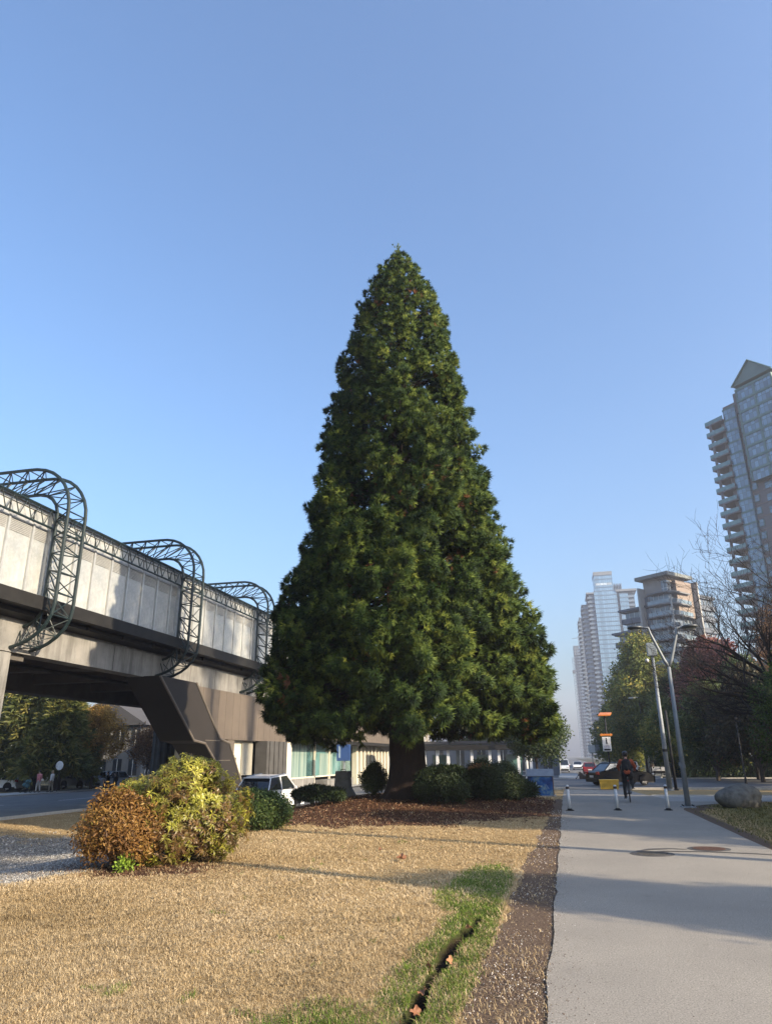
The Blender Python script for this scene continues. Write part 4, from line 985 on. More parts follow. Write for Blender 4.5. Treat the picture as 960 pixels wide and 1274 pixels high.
t = blue_tower('apartment_tower', pl, 'tall blue glass tower with a boxy glass penthouse amid the far group', local(pl, [
    (27.2, 41.5, 480, 500, 0, 105.2, 'glass'), (28.3, 39.9, 481, 498, 105.2, 116, 'glass'), (28.1, 40.1, 480.8, 498, 116, 118.3, 'cap'),
    (41.5, 43.2, 482.5, 500, 0, 105.0, 'grey'), (43.2, 52.6, 481, 500, 0, 103.0, 'balcony'), (43.2, 48.6, 480.5, 500, 0, 103.0, 'glass'), (41, 54.2, 479.5, 500, 104, 105.3, 'cap'),
    (22.6, 27.2, 480.6, 505, 0, 103.5, 'balcony'), (22.2, 27.4, 480, 505, 103.5, 104.4, 'cap'), (18.4, 22.6, 483, 508, 0, 97, 'balcony')]))
fin = MB()
for k in range(6): fin.b2(40.6-35+k*1.0, 41.0-35+k*1.0, 8, 18, 105, 112.5)
fin.build('roof_screen', WT, t)
MB().b2(29-35, 39-35, .9, 1.0, 117.2-7, 117.2-5.5).build('penthouse_glazing', window_mat('pale_glass', (.5, .58, .66), (.2, .25, .3), 2.2, 5, .1), t)
pl = (20, 540, -1.2)
blue_tower('apartment_tower', pl, 'slender grey balconied tower just left of the tall blue glass one', local(pl, [
    (18.4, 25.5, 540, 560, 0, 86, 'grey'), (18.0, 23.5, 541, 560, 86, 99, 'grey'), (16.9, 19.4, 539.5, 556, 0, 96, 'balcony')]))
pl = (22, 700, -1.2)
t = blue_tower('apartment_tower', pl, 'farthest narrow grey tower with a hoist mast up its left edge', local(pl, [
    (15.6, 33, 702, 725, 0, 92.5, 'grey'), (15.6, 20.5, 701, 725, 92.5, 101, 'grey'), (18.5, 27, 701.0, 725, 0, 98.5, 'balcony'), (27, 34, 701, 725, 0, 104, 'glass')]))
mb = MB(); mb.prism([(-2.5, 101), (3.5, 106), (8.0, 102.5), (8.0, 101)], 1, 3, 1); mb.build('slanted_roof_screen', WT, t)
mb = MB()
for a in (-8.6, -7.4): mb.tube([(a, -3, 0), (a, -3, 91)], .22, 5)
for k in range(45): mb.tube([(-8.6 if k % 2 else -7.4, -3, k*2), (-7.4 if k % 2 else -8.6, -3, k*2+2)], .12, 4, False)
mb.build('hoist_mast', WT, t); MB().b2(-9.4, -6.8, -4, -2, 76, 79).build('hoist_cage', GR, t)
mb = MB().tube([(-1, 4, 101), (-1, 4, 112)], .3, 6); mb.tube([(-7, 4, 109.5), (5.5, 4, 111)], .25, 5); mb.build('crane_boom', GR, t)

# brown and glass tower standing corner-on
def rotz2(ax, ay): return math.atan2(ay, ax)
t = empty('apartment_tower', (29, 188, -1.1), rotz2(.656, .755), 'terraced tower with beige top and flat grey roof, standing corner on behind the lamps', 'tower')
# local x = right-back face, local y = left-back face
BG = window_mat('dusky_glass', (.11, .14, .18), (.30, .31, .32), 1.5, 3.1, .09, .1, .45)
BEIGE = M('beige_stucco', (.31, .275, .25), (.27, .24, .22), .6, .8)
PALE = M('pale_fin_concrete', (.42, .41, .39), (.36, .35, .34), .5, .8)
n = 14; h = 3.02
b = MB().b2(.8, 10.6, .8, 8.2, 0, h-.35).build('window_band', BG, t)
def curved(r0, z0, z1, x1=8.0, y1=6.0):
    pts = [(x1, -.9), (2.2, -1.2)]+[(2.2+3.4*math.cos(math.pi*1.5-a), 2.2+3.4*math.sin(math.pi*1.5-a)) for a in np.linspace(0, math.pi/2, 7)]+[(-1.2, 2.2), (-.9, y1), (1, y1), (1, 1), (x1, 1)]
    return MB().prism(pts, z0, z1, 2)
s = curved(0, h-.35, h).build('balcony_slab', M('balcony_dark_concrete', (.17, .175, .19), None, .5, .8), t)
rl = curved(0, -.0, .95); rl = rl.build('balcony_glass', glass_mat('railing_glass', (.20, .27, .33), .1, 0, 1), t)
for k in range(n):
    for o in (b, s, rl):
        if k == 0: continue
        c_ = o.copy(); COL.objects.link(c_); c_.parent = t; c_.location.z = k*h
MB().b2(1.2, 9.6, 1.2, 8.0, 42.2, 46.4).build('penthouse', BEIGE, t)
MB().b2(1.0, 2.6, 1.0, 2.6, 42.3, 45.4).build('corner_window', BG, t)
MB().prism([(-.6, -.6), (10.6, -.6), (10.6, 9.2), (-.6, 9.2)], 46.4, 47.3, 2).build('roof', M('grey_green_roof', (.16, .18, .18), None, .5, .6), t)
MB().b2(-1.5, 3.2, 7.8, 8.25, 0, 44.2).build('fin_wall', PALE, t); MB().b2(10.6, 11.0, -1.6, 3, 0, 45.6).build('fin_wall', PALE, t)
MB().tube([(-.7, -.7, 0), (-.7, -.7, 41)], .22, 8).build('corner_post', PALE, t)
MB().b2(3.2, 10.6, -.2, .9, 36, 45.4).build('tan_wall', M('brown_wall', (.25, .20, .17), None, .6, .8), t)
for (x0, x1, y0, y1, zt) in [(0.6, 9, 8.3, 15.6, 41.5), (-.6, 5, 10, 17.5, 36), (11.0, 20.2, 0.4, 8, 45.0)]:
    nn = int(zt/h); b = MB().b2(x0+.9, x1, y0, y1-.9, 0, h-.35).build('window_band', BG, t); s = MB().b2(x0, x1, y0-.6, y1, h-.35, h).b2(x0, x0+.08, y0, y1, 0, .95).b2(x0, x1, y0-.6, y0-.52, 0, .95).build('balcony_slab', GR, t)
    for k in range(1, nn):
        for o in (b, s):
            c_ = o.copy(); COL.objects.link(c_); c_.parent = t; c_.location.z = k*h
    MB().b2(x0-.5, x1+.3, y0-.8, y1+.5, nn*h, nn*h+.5).build('roof', GR, t)

# right hand tower with the green gabled bay
t = empty('apartment_tower', (40.1, 168, -1.1), rotz2(.652, -.758), 'tall pinkish tower with green glass bay, pointed gable and stacked balconies', 'tower')
# local x = s (towards near right), local y = into the building, z from ground
PINK = M('pink_beige_concrete', (.165, .155, .165), (.14, .132, .142), .4, .8)
GFR = M('green_window_frame', (.10, .19, .18), (.08, .15, .145), 1, .5)
GGL = window_mat('bay_window_glass', (.20, .33, .46), (.09, .14, .14), .95, 1.45, .07, .06, .35)
fh = 2.86; ztop = 77.8
MB().b2(4.6, 26, .6, 22, 0, 77.5).build('wall', PINK, t)
MB().b2(7.6, 12, .3, 14, 77.5, 82.7).build('roof_block', PINK, t)
MB().b2(4.5, 8.0, .25, 14, 77.2, 80.6).build('parapet', PINK, t)
# balconies with green glass fronts, their column and shaded soffit
bs = MB().b2(-.3, 4.6, -.6, 5.5, -.32, 0).build('balcony', PINK, t)
bg_ = MB().b2(-.3, 4.6, -.62, -.54, .02, .95).b2(-.32, -.24, -.6, 5.5, .02, .95).build('balcony_glass', glass_mat('green_railing_glass', (.16, .30, .28), .1, 0, 1.), bs)
bs.location.z = ztop-.3
w1 = MB().b2(4.5, 7.7, .0, .9, 0, fh-.42).build('window', GGL, t); sp1 = MB().b2(4.4, 7.8, -.05, .8, fh-.42, fh).build('spandrel', GFR, w1); w1.location.z = ztop-fh-.3+2.4
tw = MB().b2(8.0, 9.1, .45, .75, .7, 2.1).build('small_window', GGL, t); fr = MB().b2(7.9, 9.2, .5, .7, .6, 2.2).build('frame', GFR, tw); tw.location.z = ztop-fh
for k in range(1, 27):
    c_ = bs.copy(); COL.objects.link(c_); c_.parent = t; c_.location.z = ztop-.3-k*fh; d_ = bg_.copy(); COL.objects.link(d_); d_.parent = c_
    c_ = w1.copy(); COL.objects.link(c_); c_.parent = t; c_.location.z = w1.location.z-k*fh; d_ = sp1.copy(); COL.objects.link(d_); d_.parent = c_
    c_ = tw.copy(); COL.objects.link(c_); c_.parent = t; c_.location.z = tw.location.z-k*fh; d_ = fr.copy(); COL.objects.link(d_); d_.parent = c_
MB().tube([(.9, -.3, 0), (.9, -.3, ztop-.5)], .33, 8).build('balcony_column', PINK, t)
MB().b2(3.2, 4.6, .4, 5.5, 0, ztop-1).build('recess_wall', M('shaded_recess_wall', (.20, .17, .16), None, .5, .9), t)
# the green bay
for k in range(8):
    z = 82.6-(k+1)*fh
    a = MB().b2(9.5, 18.4, -1.2, .7, 0, fh-.6).build('bay_window', GGL, t); a.location.z = z
    MB().b2(9.35, 18.55, -1.35, .7, fh-.6, fh).b2(9.4, 9.75, -1.3, .7, 0, fh).b2(13.7, 14.2, -1.3, -1.0, 0, fh).b2(18.15, 18.5, -1.3, .7, 0, fh).build('bay_frame', GFR, a)
mb = MB().prism([(9.1, 83.3), (18.9, 83.3), (14., 87.9)], -1.5, 12, 1); mb.build('gable', M('green_gable', (.13, .20, .19), (.10, .16, .155), .5, .6), t)
MB().tube([(9.0, -1.7, 83.3), (14, -1.7, 88.0), (19., -1.7, 83.3)], .22, 6).build('gable_trim', GFR, t)
MB().b2(14.6, 26, 2, 20, 77, 84.5).build('roof_block', GFR, t)
# lower windows under the bay
lw = MB().b2(11.0, 12.7, .4, .8, .6, 2.15).b2(15.0, 16.7, .4, .8, .6, 2.15).build('window_pair', GGL, t); lw.location.z = 60-fh
lf_ = MB().b2(13.4, 19.6, -1.2, .6, -.3, 0).b2(13.4, 19.6, -1.25, -1.18, 0, .95).build('small_balcony', GFR, t); lf_.location.z = 60-fh*1.2
for k in range(1, 20):
    for o in (lw, lf_):
        c_ = o.copy(); COL.objects.link(c_); c_.parent = t; c_.location.z = o.location.z-k*fh
for k in range(1, 26): pass
mb = MB()
for k in range(27): mb.b2(7.8, 26, .52, .62, ztop-k*fh-.12, ztop-k*fh)
mb.build('string_courses', M('pink_band', (.26, .21, .20), None, 1, .8), t)

# low buildings behind the trees on the left
HOUSE = M('grey_siding', (.22, .215, .20), (.18, .175, .165), 1, .8)
WH = M('white_trim', (.70, .69, .66), (.62, .61, .58), 1, .7)
DWIN = glass_mat('dark_house_glass', (.05, .06, .07), .08)
def house(name, u, v, w, d, h, mat, label, floors=2, nw=5, roof='flat', rz=0., group=None, wface='+u'):
    base = T(u, v); t = empty(name, (u, v, base), rz, label, 'building', group)
    MB().b2(-d/2, d/2, -w/2, w/2, -.4, h).build('wall', mat, t)
    if roof == 'flat': MB().b2(-d/2-.5, d/2+.5, -w/2-.5, w/2+.5, h, h+.35).build('roof', M('dark_roof', (.07, .068, .07), None, 1, .8), t)
    else: MB().prism([(-d/2-.6, h), (d/2+.6, h), (0, h+d*.32)], -w/2-.5, w/2+.5, 1).build('roof', M('dark_roof', (.07, .068, .07), None, 1, .8), t)
    fl = h/floors
    for j in range(floors):
        for k in range(nw):
            y = -w/2+w*(k+.5)/nw
            win = MB().b2(d/2-.05, d/2+.03, y-.6, y+.6, j*fl+.9, j*fl+fl-.5).build('window', DWIN, t)
            f = MB()
            for yy in (y-.66, y-.02, y+.6): f.b2(d/2+.0, d/2+.07, yy, yy+.06, j*fl+.85, j*fl+fl-.45)
            for zz in (j*fl+.85, j*fl+fl/2+.1, j*fl+fl-.45): f.b2(d/2+.0, d/2+.06, y-.66, y+.66, zz, zz+.06)
            f.build('window_frame', WH, win)
            x = -d/2+d*(k+.5)/nw
            if d/nw > 1.6:
                win = MB().b2(x-.55, x+.55, -w/2-.03, -w/2+.05, j*fl+.9, j*fl+fl-.5).build('window', DWIN, t)
                MB().b2(x-.62, x+.62, -w/2-.06, -w/2, j*fl+.8, j*fl+.88).b2(x-.03, x+.03, -w/2-.06, -w/2, j*fl+.9, j*fl+fl-.5).build('window_frame', WH, win)
    return t
house('apartment_house', -52, 84, 16, 10, 6.4, HOUSE, 'grey two storey house with white windows behind the people', 2, 5, 'gable')
t = house('apartment_house', -50, 104, 22, 12, 11.5, M('tan_stucco', (.40, .32, .22), (.34, .27, .19), .7, .8), 'tan apartment block with overhanging roof seen under the guideway', 4, 6)
house('apartment_house', -78, 96, 30, 14, 10, M('pale_grey_stucco', (.42, .41, .39), None, .7, .8), 'pale grey low block behind the dark conifers', 3, 8)
house('low_building', -14, 112, 22, 26, 4.4, M('blue_grey_wall', (.16, .18, .21), None, .7, .8), 'low blue grey building behind the white posts', 1, 9)
house('low_building', -36, 132, 26, 20, 7.5, M('dim_brown_wall', (.20, .17, .14), None, .7, .8), 'brown low block beyond the bright green tree', 2, 7)
# bus shelter with white posts, beyond the crossing road
base = T(-8, 76); t = empty('bus_shelter', (-8, 76, base), 0, 'long dark bus shelter roof on white posts seen below the sequoia', 'bus shelter')
WPOST = M('white_painted_post', (.72, .73, .74), (.62, .63, .64), 2, .5)
MB().b2(-10.5, 5.0, -1.8, 1.8, 2.75, 3.2).build('roof', FASCIA, t)
for x in (-9.6, -7.2, -6.0, -4.7, -3.6, -1.2, .6, 1.5, 3.4, 4.6): MB().box((x, -1.2, 1.35), (.26, .26, 3.3)).build('post', WPOST, t)
for x0 in (-9.0, -5.6, -1.0, 2.0): MB().b2(x0, x0+1.6, 1.1, 1.15, .3, 2.3).build('glass_pane', TEAL, t)
MB().b2(-8, 3, .5, .9, .42, .5).b2(-7.8, -7.7, .55, .85, -.1, .42).b2(2.7, 2.8, .55, .85, -.1, .42).build('bench', FASCIA, t)

# ================================================================== VEHICLES
TYRE = M('tyre_rubber', (.018, .018, .018), None, 5, .85); RIM = M('alloy_rim', (.35, .35, .36), None, 5, .3, .8)
CGL = glass_mat('car_glass', (.015, .02, .025), .04, 0, 1.); CHR = M('chrome_trim', (.5, .5, .5), None, 5, .15, 1.)
TL = M('red_tail_light', (.35, .01, .012), None, 5, .2); HLM = M('clear_head_light', (.6, .62, .64), None, 5, .1)
BLK = M('black_plastic', (.008, .008, .009), None, 5, .7, spec=.15); PLATE = M('white_number_plate', (.6, .62, .64), None, 5, .5)
def paint(name, c):
    if name in _M: return _M[name]
    m, nt, p, out = node_mat(name); p.inputs['Base Color'].default_value = (*c, 1); p.inputs['Roughness'].default_value = .22
    p.inputs['Specular IOR Level'].default_value = .3; p.inputs['Coat Weight'].default_value = .25; p.inputs['Coat Roughness'].default_value = .08; _M[name] = m; return m
def car(name, u, v, rz, style, pt, label, cat='car', group=None, dz=.03):
    """length along local +Y (front = +Y)"""
    base = T(u, v)+dz; t = empty(name, (u, v, base), rz, label, cat, group)
    L, W, H, hood, belt = {'suv': (4.55, 1.84, 1.68, 1.05, 1.02), 'sedan': (4.5, 1.78, 1.50, .95, .90), 'van': (5.0, 1.95, 1.95, 1.15, 1.15), 'hatch': (4.2, 1.75, 1.5, .98, .94)}[style]
    y0, y1 = -L/2, L/2; gc = .22 if style != 'sedan' else .17
    if style == 'sedan': side = [(y0+.02, gc+.12), (y0, .55), (y0+.06, .88), (y0+.35, .97), (y0+.9, 1.0), (y1-1.35, .95), (y1-.5, .86), (y1-.08, .70), (y1, .5), (y1-.05, gc)]
    elif style == 'van': side = [(y0, gc+.1), (y0, 1.1), (y0+.05, 1.2), (y1-1.0, 1.15), (y1-.25, .98), (y1, .7), (y1-.03, gc)]
    else: side = [(y0+.03, gc+.15), (y0, .6), (y0+.05, .98), (y0+.2, belt+.03), (y1-1.3, belt), (y1-.45, .95), (y1-.08, .78), (y1, .5), (y1-.05, gc)]
    # body with tucked sides: three sections across
    mb = MB(); n = len(side); xs = [-W/2+.10, -W/2, -W/2+.05]
    rows = []
    for x, zs_, in [(-W/2+.09, 'top'), (-W/2, 'mid'), (W/2, 'mid'), (W/2-.09, 'top')]: pass
    def ring(x, shrink): return [(x, y*(1-shrink*.012), z) for y, z in side]
    P_ = ring(-W/2+.07, 1)+ring(-W/2, 0)+ring(W/2, 0)+ring(W/2-.07, 1)
    # pull the outer rings in at the belt line
    P_ = [(x*(1-.045*max(0, (z-.6))/.5), y, z) for x, y, z in P_]
    fs = [tuple(range(n))]+[(j*n+i, j*n+(i+1) % n, (j+1)*n+(i+1) % n, (j+1)*n+i) for j in range(3) for i in range(n)]+[tuple(3*n+i for i in range(n))]
    mb.add(P_, fs); mb.build('body', pt, t, False, .05, 3)
    # greenhouse
    if style == 'sedan': gh = [(y0+.55, .98), (y0+1.15, H-.03), (y0+2.5, H), (y1-1.3, .95)]
    elif style == 'van': gh = [(y0+.04, 1.18), (y0+.15, H), (y1-1.6, H), (y1-.85, 1.14)]
    elif style == 'suv': gh = [(y0+.10, belt), (y0+.62, H-.10), (y1-2.0, H), (y1-1.05, belt)]
    else: gh = [(y0+.10, belt), (y0+.60, H-.03), (y1-1.8, H), (y1-1.0, belt)]
    bw, tw_ = W/2-.07, W/2-.22
    V_ = [(-bw, *gh[0]), (-tw_, *gh[1]), (-tw_, *gh[2]), (-bw, *gh[3]), (bw, *gh[0]), (tw_, *gh[1]), (tw_, *gh[2]), (bw, *gh[3])]
    MB().add(V_, [(0, 1, 2, 3), (4, 7, 6, 5), (0, 4, 5, 1), (1, 5, 6, 2), (2, 6, 7, 3), (3, 7, 4, 0)]).build('glass', CGL, t, False, .03)
    ra, rb = gh[1], gh[2]
    MB().prism([(ra[0]-.06, ra[1]-.02), (rb[0]+.06, rb[1]-.02), (rb[0], rb[1]+.035), (ra[0]+.03, ra[1]+.035)], -tw_-.03, tw_+.03, 0).build('roof', pt, t, False, .02)
    pm = MB()
    for s in (-1, 1):
        for a, b in ((0, 1), (3, 2)): pm.tube([(s*bw, *gh[a]), (s*tw_, *gh[b])], .032, 6)
        ym = (gh[1][0]*.45+gh[2][0]*.55); pm.tube([(s*(bw+.005), ym, belt-.03), (s*(tw_+.01), ym, H-.02)], .035, 6)
    pm.build('pillars', pt, t)
    if style in ('suv',):
        for s in (-1, 1): MB().tube([(s*(tw_-.05), ra[0]+.1, ra[1]+.07), (s*(tw_-.05), rb[0]-.05, rb[1]+.07)], .02, 6).build('roof_rail', CHR, t)
        MB().b2(-tw_, tw_, ra[0]-.16, ra[0]+.1, ra[1]-.01, ra[1]+.035).build('spoiler', pt, t, False, .01)
    for s in (-1, 1):
        for yy in (y0+.82, y1-.88):
            w_ = MB(); wr = .34
            w_.v = []; w_.lathe([(wr*.55, -.10), (wr*.9, -.11), (wr, -.07), (wr, .07), (wr*.9, .11), (wr*.55, .10)], n=24)
            w_.v = [(c_, a, b) for a, b, c_ in w_.v]
            wo_ = w_.build('wheel', TYRE, t, True); wo_.location = (s*(W/2-.12), yy, wr)
            r_2 = MB(); r_2.lathe([(wr*.62, -.02), (wr*.60, .0), (wr*.2, .015), (.0, .02)], n=20)
            for a in range(5): r_2.box((wr*.35*math.cos(a*1.2566), wr*.35*math.sin(a*1.2566), .012), (.28, .045, .02), a*1.2566)
            r_2.v = [(c_*s+s*.10, a, b) for a, b, c_ in r_2.v]; r_2.build('rim', RIM, wo_)
            MB().prism([(yy+.42*math.cos(a), wr+.42*math.sin(a)) for a in np.linspace(-.15, math.pi+.15, 12)], s*(W/2-.10), s*(W/2+.006), 0).build('wheel_arch', BLK, t)
        MB().box((s*(W/2-.15), y0+.05, belt-.06 if style != 'van' else 1.0), (.3, .14, .20 if style != 'van' else .4)).build('tail_light', TL, t, False, .02)
        if style == 'suv': MB().box((s*(W/2-.42), y0+.012, belt-.12), (.3, .05, .07)).build('tail_light', TL, t)
        MB().box((s*(W/2-.24), y1-.10, .70 if style != 'van' else .82), (.36, .14, .14)).build('head_light', HLM, t, False, .02)
        MB().box((s*(W/2+.06), gh[2][0]+.55 if style != 'van' else gh[2][0]+.45, belt+.06), (.16, .08, .14)).build('mirror', pt, t, False, .03)
        MB().box((s*(W/2-.035), (y0+y1)/2-.1, .82), (.02, .16, .025)).build('door_handle', CHR, t)
    MB().box((0, y0-.01, .62), (.48, .03, .14)).build('number_plate', PLATE, t)
    MB().box((0, y0+.04, .36), (W*.9, .14, .22)).build('rear_bumper', BLK if style == 'suv' else pt, t, False, .03)
    MB().box((0, y1-.03, .42), (W*.88, .12, .22)).build('front_grille', BLK, t, False, .02)
    return t
WHT = paint('white_car_paint', (.72, .73, .74)); BLKP = M('black_car_enamel', (.006, .0065, .008), None, 5, .35, spec=.12); SILV = paint('silver_car_paint', (.36, .37, .39)); GRYP = paint('grey_car_paint', (.12, .125, .13)); REDP = paint('maroon_car_paint', (.18, .02, .022))
car('parked_car', -14.55, 35.6, R(-2), 'suv', WHT, 'white sport utility car parked behind the green shrub, seen from behind')
car('moving_car', 3.6, 55.8, R(-62), 'sedan', BLKP, 'black saloon car crossing the road behind the cyclist')
GC = 'cars parked in the lot on the right'
car('parked_car', 10.4, 93.5, R(180), 'suv', SILV, 'silver car facing the camera, rightmost in the row behind the lamp posts', group=GC)
car('parked_car', 7.2, 91.5, R(172), 'hatch', WHT, 'whitish car half hidden by the dark pole, second in the row', group=GC)
car('parked_car', 4.6, 90.0, R(178), 'hatch', GRYP, 'dark grey car showing above the roof of the black saloon', group=GC)
car('delivery_van', -.6, 128, R(180), 'van', paint('pale_blue_van_paint', (.55, .60, .66)), 'pale van coming towards the camera far down the road', 'van')
car('moving_car', 2.0, 150, R(180), 'hatch', WHT, 'small white car far down the road right of the van')
car('moving_car', 3.0, 108, R(0), 'hatch', REDP, 'dark red car behind the black saloon at the left')
car('parked_car', -49.2, 57.5, R(90), 'hatch', WHT, 'white car at the left edge beside the dark conifer trunk')
car('parked_car', -44.9, 62.5, R(70), 'hatch', GRYP, 'dark car behind the person in pink')
car('parked_car', -42.6, 63.6, R(175), 'hatch', SILV, 'silver car beside the round white sign')

# ================================================================== STREET FURNITURE
GALV = M('galvanised_steel', (.21, .235, .26), (.16, .18, .20), 4, .55, .1)
DKST = M('dark_steel', (.02, .021, .023), (.015, .016, .018), 4, .7, spec=.3)
# twin headed lamp
t = empty('street_lamp', (3.66, 26.0, T(3.66, 26.0)), 0, 'grey Y shaped lamp post with two disc heads beside the path', 'street lamp')
MB().tube([(0, 0, .04), (0, 0, 2.2), (0, 0, 4.52)], [.088, .074, .058], 16).build('pole', GALV, t, True)
MB().box((0, 0, .02), (.42, .42, .05)).build('base_plate', GALV, t, bevel=.008)
for a, b in ((-.15, -.15), (.15, -.15), (-.15, .15), (.15, .15)): MB().lathe([(.022, .045), (.022, .085), (.0, .088)], (a, b, 0), 6).build('bolt', DKST, t)
MB().tube([(0, 0, 1.18), (0, 0, 1.3)], [.093, .093], 16).build('collar', GALV, t)
MB().box((-.09, -.05, 1.32), (.05, .04, .12)).build('hand_hole_cover', GALV, t)
for s, xt, zt in ((-1, -.50, 5.80), (1, .44, 5.76)):
    a = MB().tube([(0, 0, 4.45), (s*.12, 0, 4.68), (xt*.9, 0, zt-.22), (xt, 0, zt), (xt+s*.22, 0, zt)], [.062, .055, .045, .04, .036], 12).build('arm', GALV, t, True)
    h = MB().lathe([(0, -.045), (.16, -.05), (.25, -.01), (.265, .02), (.24, .055), (.10, .085), (0, .09)], (xt+s*.43, 0, zt), 28).build('lamp_head', M('lamp_head_grey', (.10, .11, .12), None, 4, .45, .3), a, True)
    MB().lathe([(0, -.06), (.15, -.058), (.15, -.048)], (xt+s*.43, 0, zt), 24).build('diffuser', M('lamp_diffuser', (.55, .56, .55), None, 4, .4), h)
# tall pole with box head at the crossing
t = empty('camera_pole', (5.85, 47.8, T(5.85, 47.8)), 0, 'tall slim grey pole with a square box on top, left of the Y lamp', 'pole')
MB().tube([(0, 0, 0), (0, 0, 3), (0, 0, 8.0)], [.16, .13, .085], 14).build('pole', GALV, t, True)
MB().box((0, 0, 8.35), (.58, .34, .82)).build('box_head', M('box_head_grey', (.20, .23, .25), None, 4, .5), t, bevel=.03)
MB().tube([(-.1, 0, 7.7), (-.3, 0, 7.72)], .03, 8).build('bracket', DKST, t)
MB().ell((-.36, -.02, 7.66), (.12, .12, .13)).build('camera_dome', M('white_dome', (.6, .6, .6), None, 4, .3), t, True)
MB().tube([(0, 0, -.05), (0, 0, .12)], [.24, .22], 14).build('base', GALV, t)
MB().tube([(0, 0, 2.2), (0, 0, 2.36)], [.15, .15], 14).build('band', DKST, t)
t = empty('utility_pole', (6.25, 48.3, T(6.25, 48.3)), 0, 'short dark pole standing close behind the tall slim grey pole', 'pole')
MB().tube([(0, 0, 0), (0, 0, 4.6)], [.09, .07], 12).build('pole', DKST, t, True); MB().tube([(0, 0, 4.6), (0, 0, 4.66)], [.08, .02], 12).build('cap', DKST, t); MB().tube([(0, 0, -.05), (0, 0, .08)], [.17, .15], 12).build('base', DKST, t)
# distant road lamps
def road_lamp(u, v, H, dx, label, curved=False):
    t = empty('road_lamp', (u, v, T(u, v)), 0, label, 'street lamp', 'tall road lamps near the parked cars')
    MB().tube([(0, 0, 0), (0, 0, H*.5), (0, 0, H)], [.13, .10, .07], 10).build('pole', GALV if curved else DKST, t, True)
    if curved: pts = [(0, 0, H-.3), (dx*.25, 0, H+.7), (dx*.6, 0, H+1.2), (dx, 0, H+1.35)]
    else: pts = [(0, 0, H-.1), (dx*.5, 0, H+.0), (dx, 0, H-.12)]
    a = MB().tube(pts, .045, 8).build('arm', GALV, t, True)
    x, y, z = pts[-1]; MB().ell((x, 0, z), (.42, .18, .10)).build('lamp_head', M('pale_lamp_head', (.6, .6, .58), None, 4, .4), a, True)
road_lamp(8.7, 88.4, 8.6, -.75, 'dark road lamp with a short arm to the left near the parked cars')
road_lamp(9.2, 91.0, 8.9, 2.5, 'road lamp with a long curved arm to the right before the trees', True)
# black signpost / park lamp at the right
t = empty('park_lamp', (11.4, 54, T(11.4, 54)), 0, 'thin black lamp post standing behind the boulder', 'lamp post')
MB().tube([(0, 0, 0), (0, 0, .5), (0, 0, .55), (0, 0, 4.1)], [.09, .075, .05, .04], 12).build('pole', DKST, t, True)
MB().lathe([(.22, 0), (.22, .05), (.10, .12), (.08, .3)], (0, 0, 0), 16).build('base', DKST, t)
MB().tube([(-.32, 0, 4.12), (.32, 0, 4.12)], .03, 8).build('crossbar', DKST, t); MB().ell((0, 0, 4.3), (.12, .12, .16)).build('lamp_head', DKST, t, True)
# crossing sign with orange beacons
ORG = M('orange_beacon', (.62, .20, .03), (.5, .15, .025), 6, .4); WSG = M('white_sign_face', (.68, .68, .68), None, 6, .5)
t = empty('crossing_sign', (2.95, 55.2, T(2.95, 55.2)), 0, 'black pole carrying an orange panel, orange bar and white sign behind the black car', 'crossing sign')
MB().tube([(0, 0, 0), (0, 0, 4.8)], .06, 10).build('pole', DKST, t, True)
mb = MB(); mb.add([(-.45, -.35, 4.72), (.35, -.35, 4.72), (.52, .4, 4.92), (-.28, .4, 4.92), (-.45, -.35, 4.80), (.35, -.35, 4.80), (.52, .4, 5.0), (-.28, .4, 5.0)], [(0, 3, 2, 1), (4, 5, 6, 7), (0, 1, 5, 4), (1, 2, 6, 5), (2, 3, 7, 6), (3, 0, 4, 7)]); mb.build('orange_panel', ORG, t)
MB().box((-.05, -.09, 3.42), (.85, .12, .14)).build('beacon_bar', ORG, t, bevel=.02)
for x in (-.36, .26): MB().lathe([(.0, -.0), (.09, .01), (.09, .05)], (0, 0, 0), 12).build('beacon_lens', M('beacon_lens_yellow', (.75, .45, .08), None, 4, .3), t).matrix_local = Matrix.Translation((x, -.15, 3.42)) @ Matrix.Rotation(R(-90), 4, 'X')
s = MB().box((-.06, -.08, 2.80), (.58, .03, .98)).build('sign_plate', WSG, t, bevel=.01)
mb = MB().ell((-.06, -.10, 3.16), (.05, .008, .05)); mb.prism([(-.10, 2.92), (-.02, 2.92), (-.01, 3.10), (-.11, 3.10)], -.105, -.098, 1); mb.prism([(-.13, 2.78), (-.09, 2.78), (-.03, 2.94), (-.09, 2.94)], -.105, -.098, 1); mb.prism([(-.02, 2.78), (.03, 2.78), (-.02, 2.94), (-.06, 2.94)], -.105, -.098, 1)
mb.build('walking_figure', DKST, s); MB().box((-.06, -.10, 2.42), (.44, .008, .12)).build('black_bar', DKST, s)
mb = MB()
for x in (-.17, .05): mb.v; mb.tube([(x+.07*math.cos(a), -.10, 2.62+.07*math.sin(a)) for a in np.linspace(0, 2*math.pi, 13)], .008, 4, False)
mb.tube([(-.17, -.10, 2.62), (-.08, -.10, 2.70), (.02, -.10, 2.70), (.05, -.10, 2.62)], .008, 4, False); mb.build('bicycle_symbol', M('purple_grey_ink', (.20, .16, .26), None, 4, .6), s)
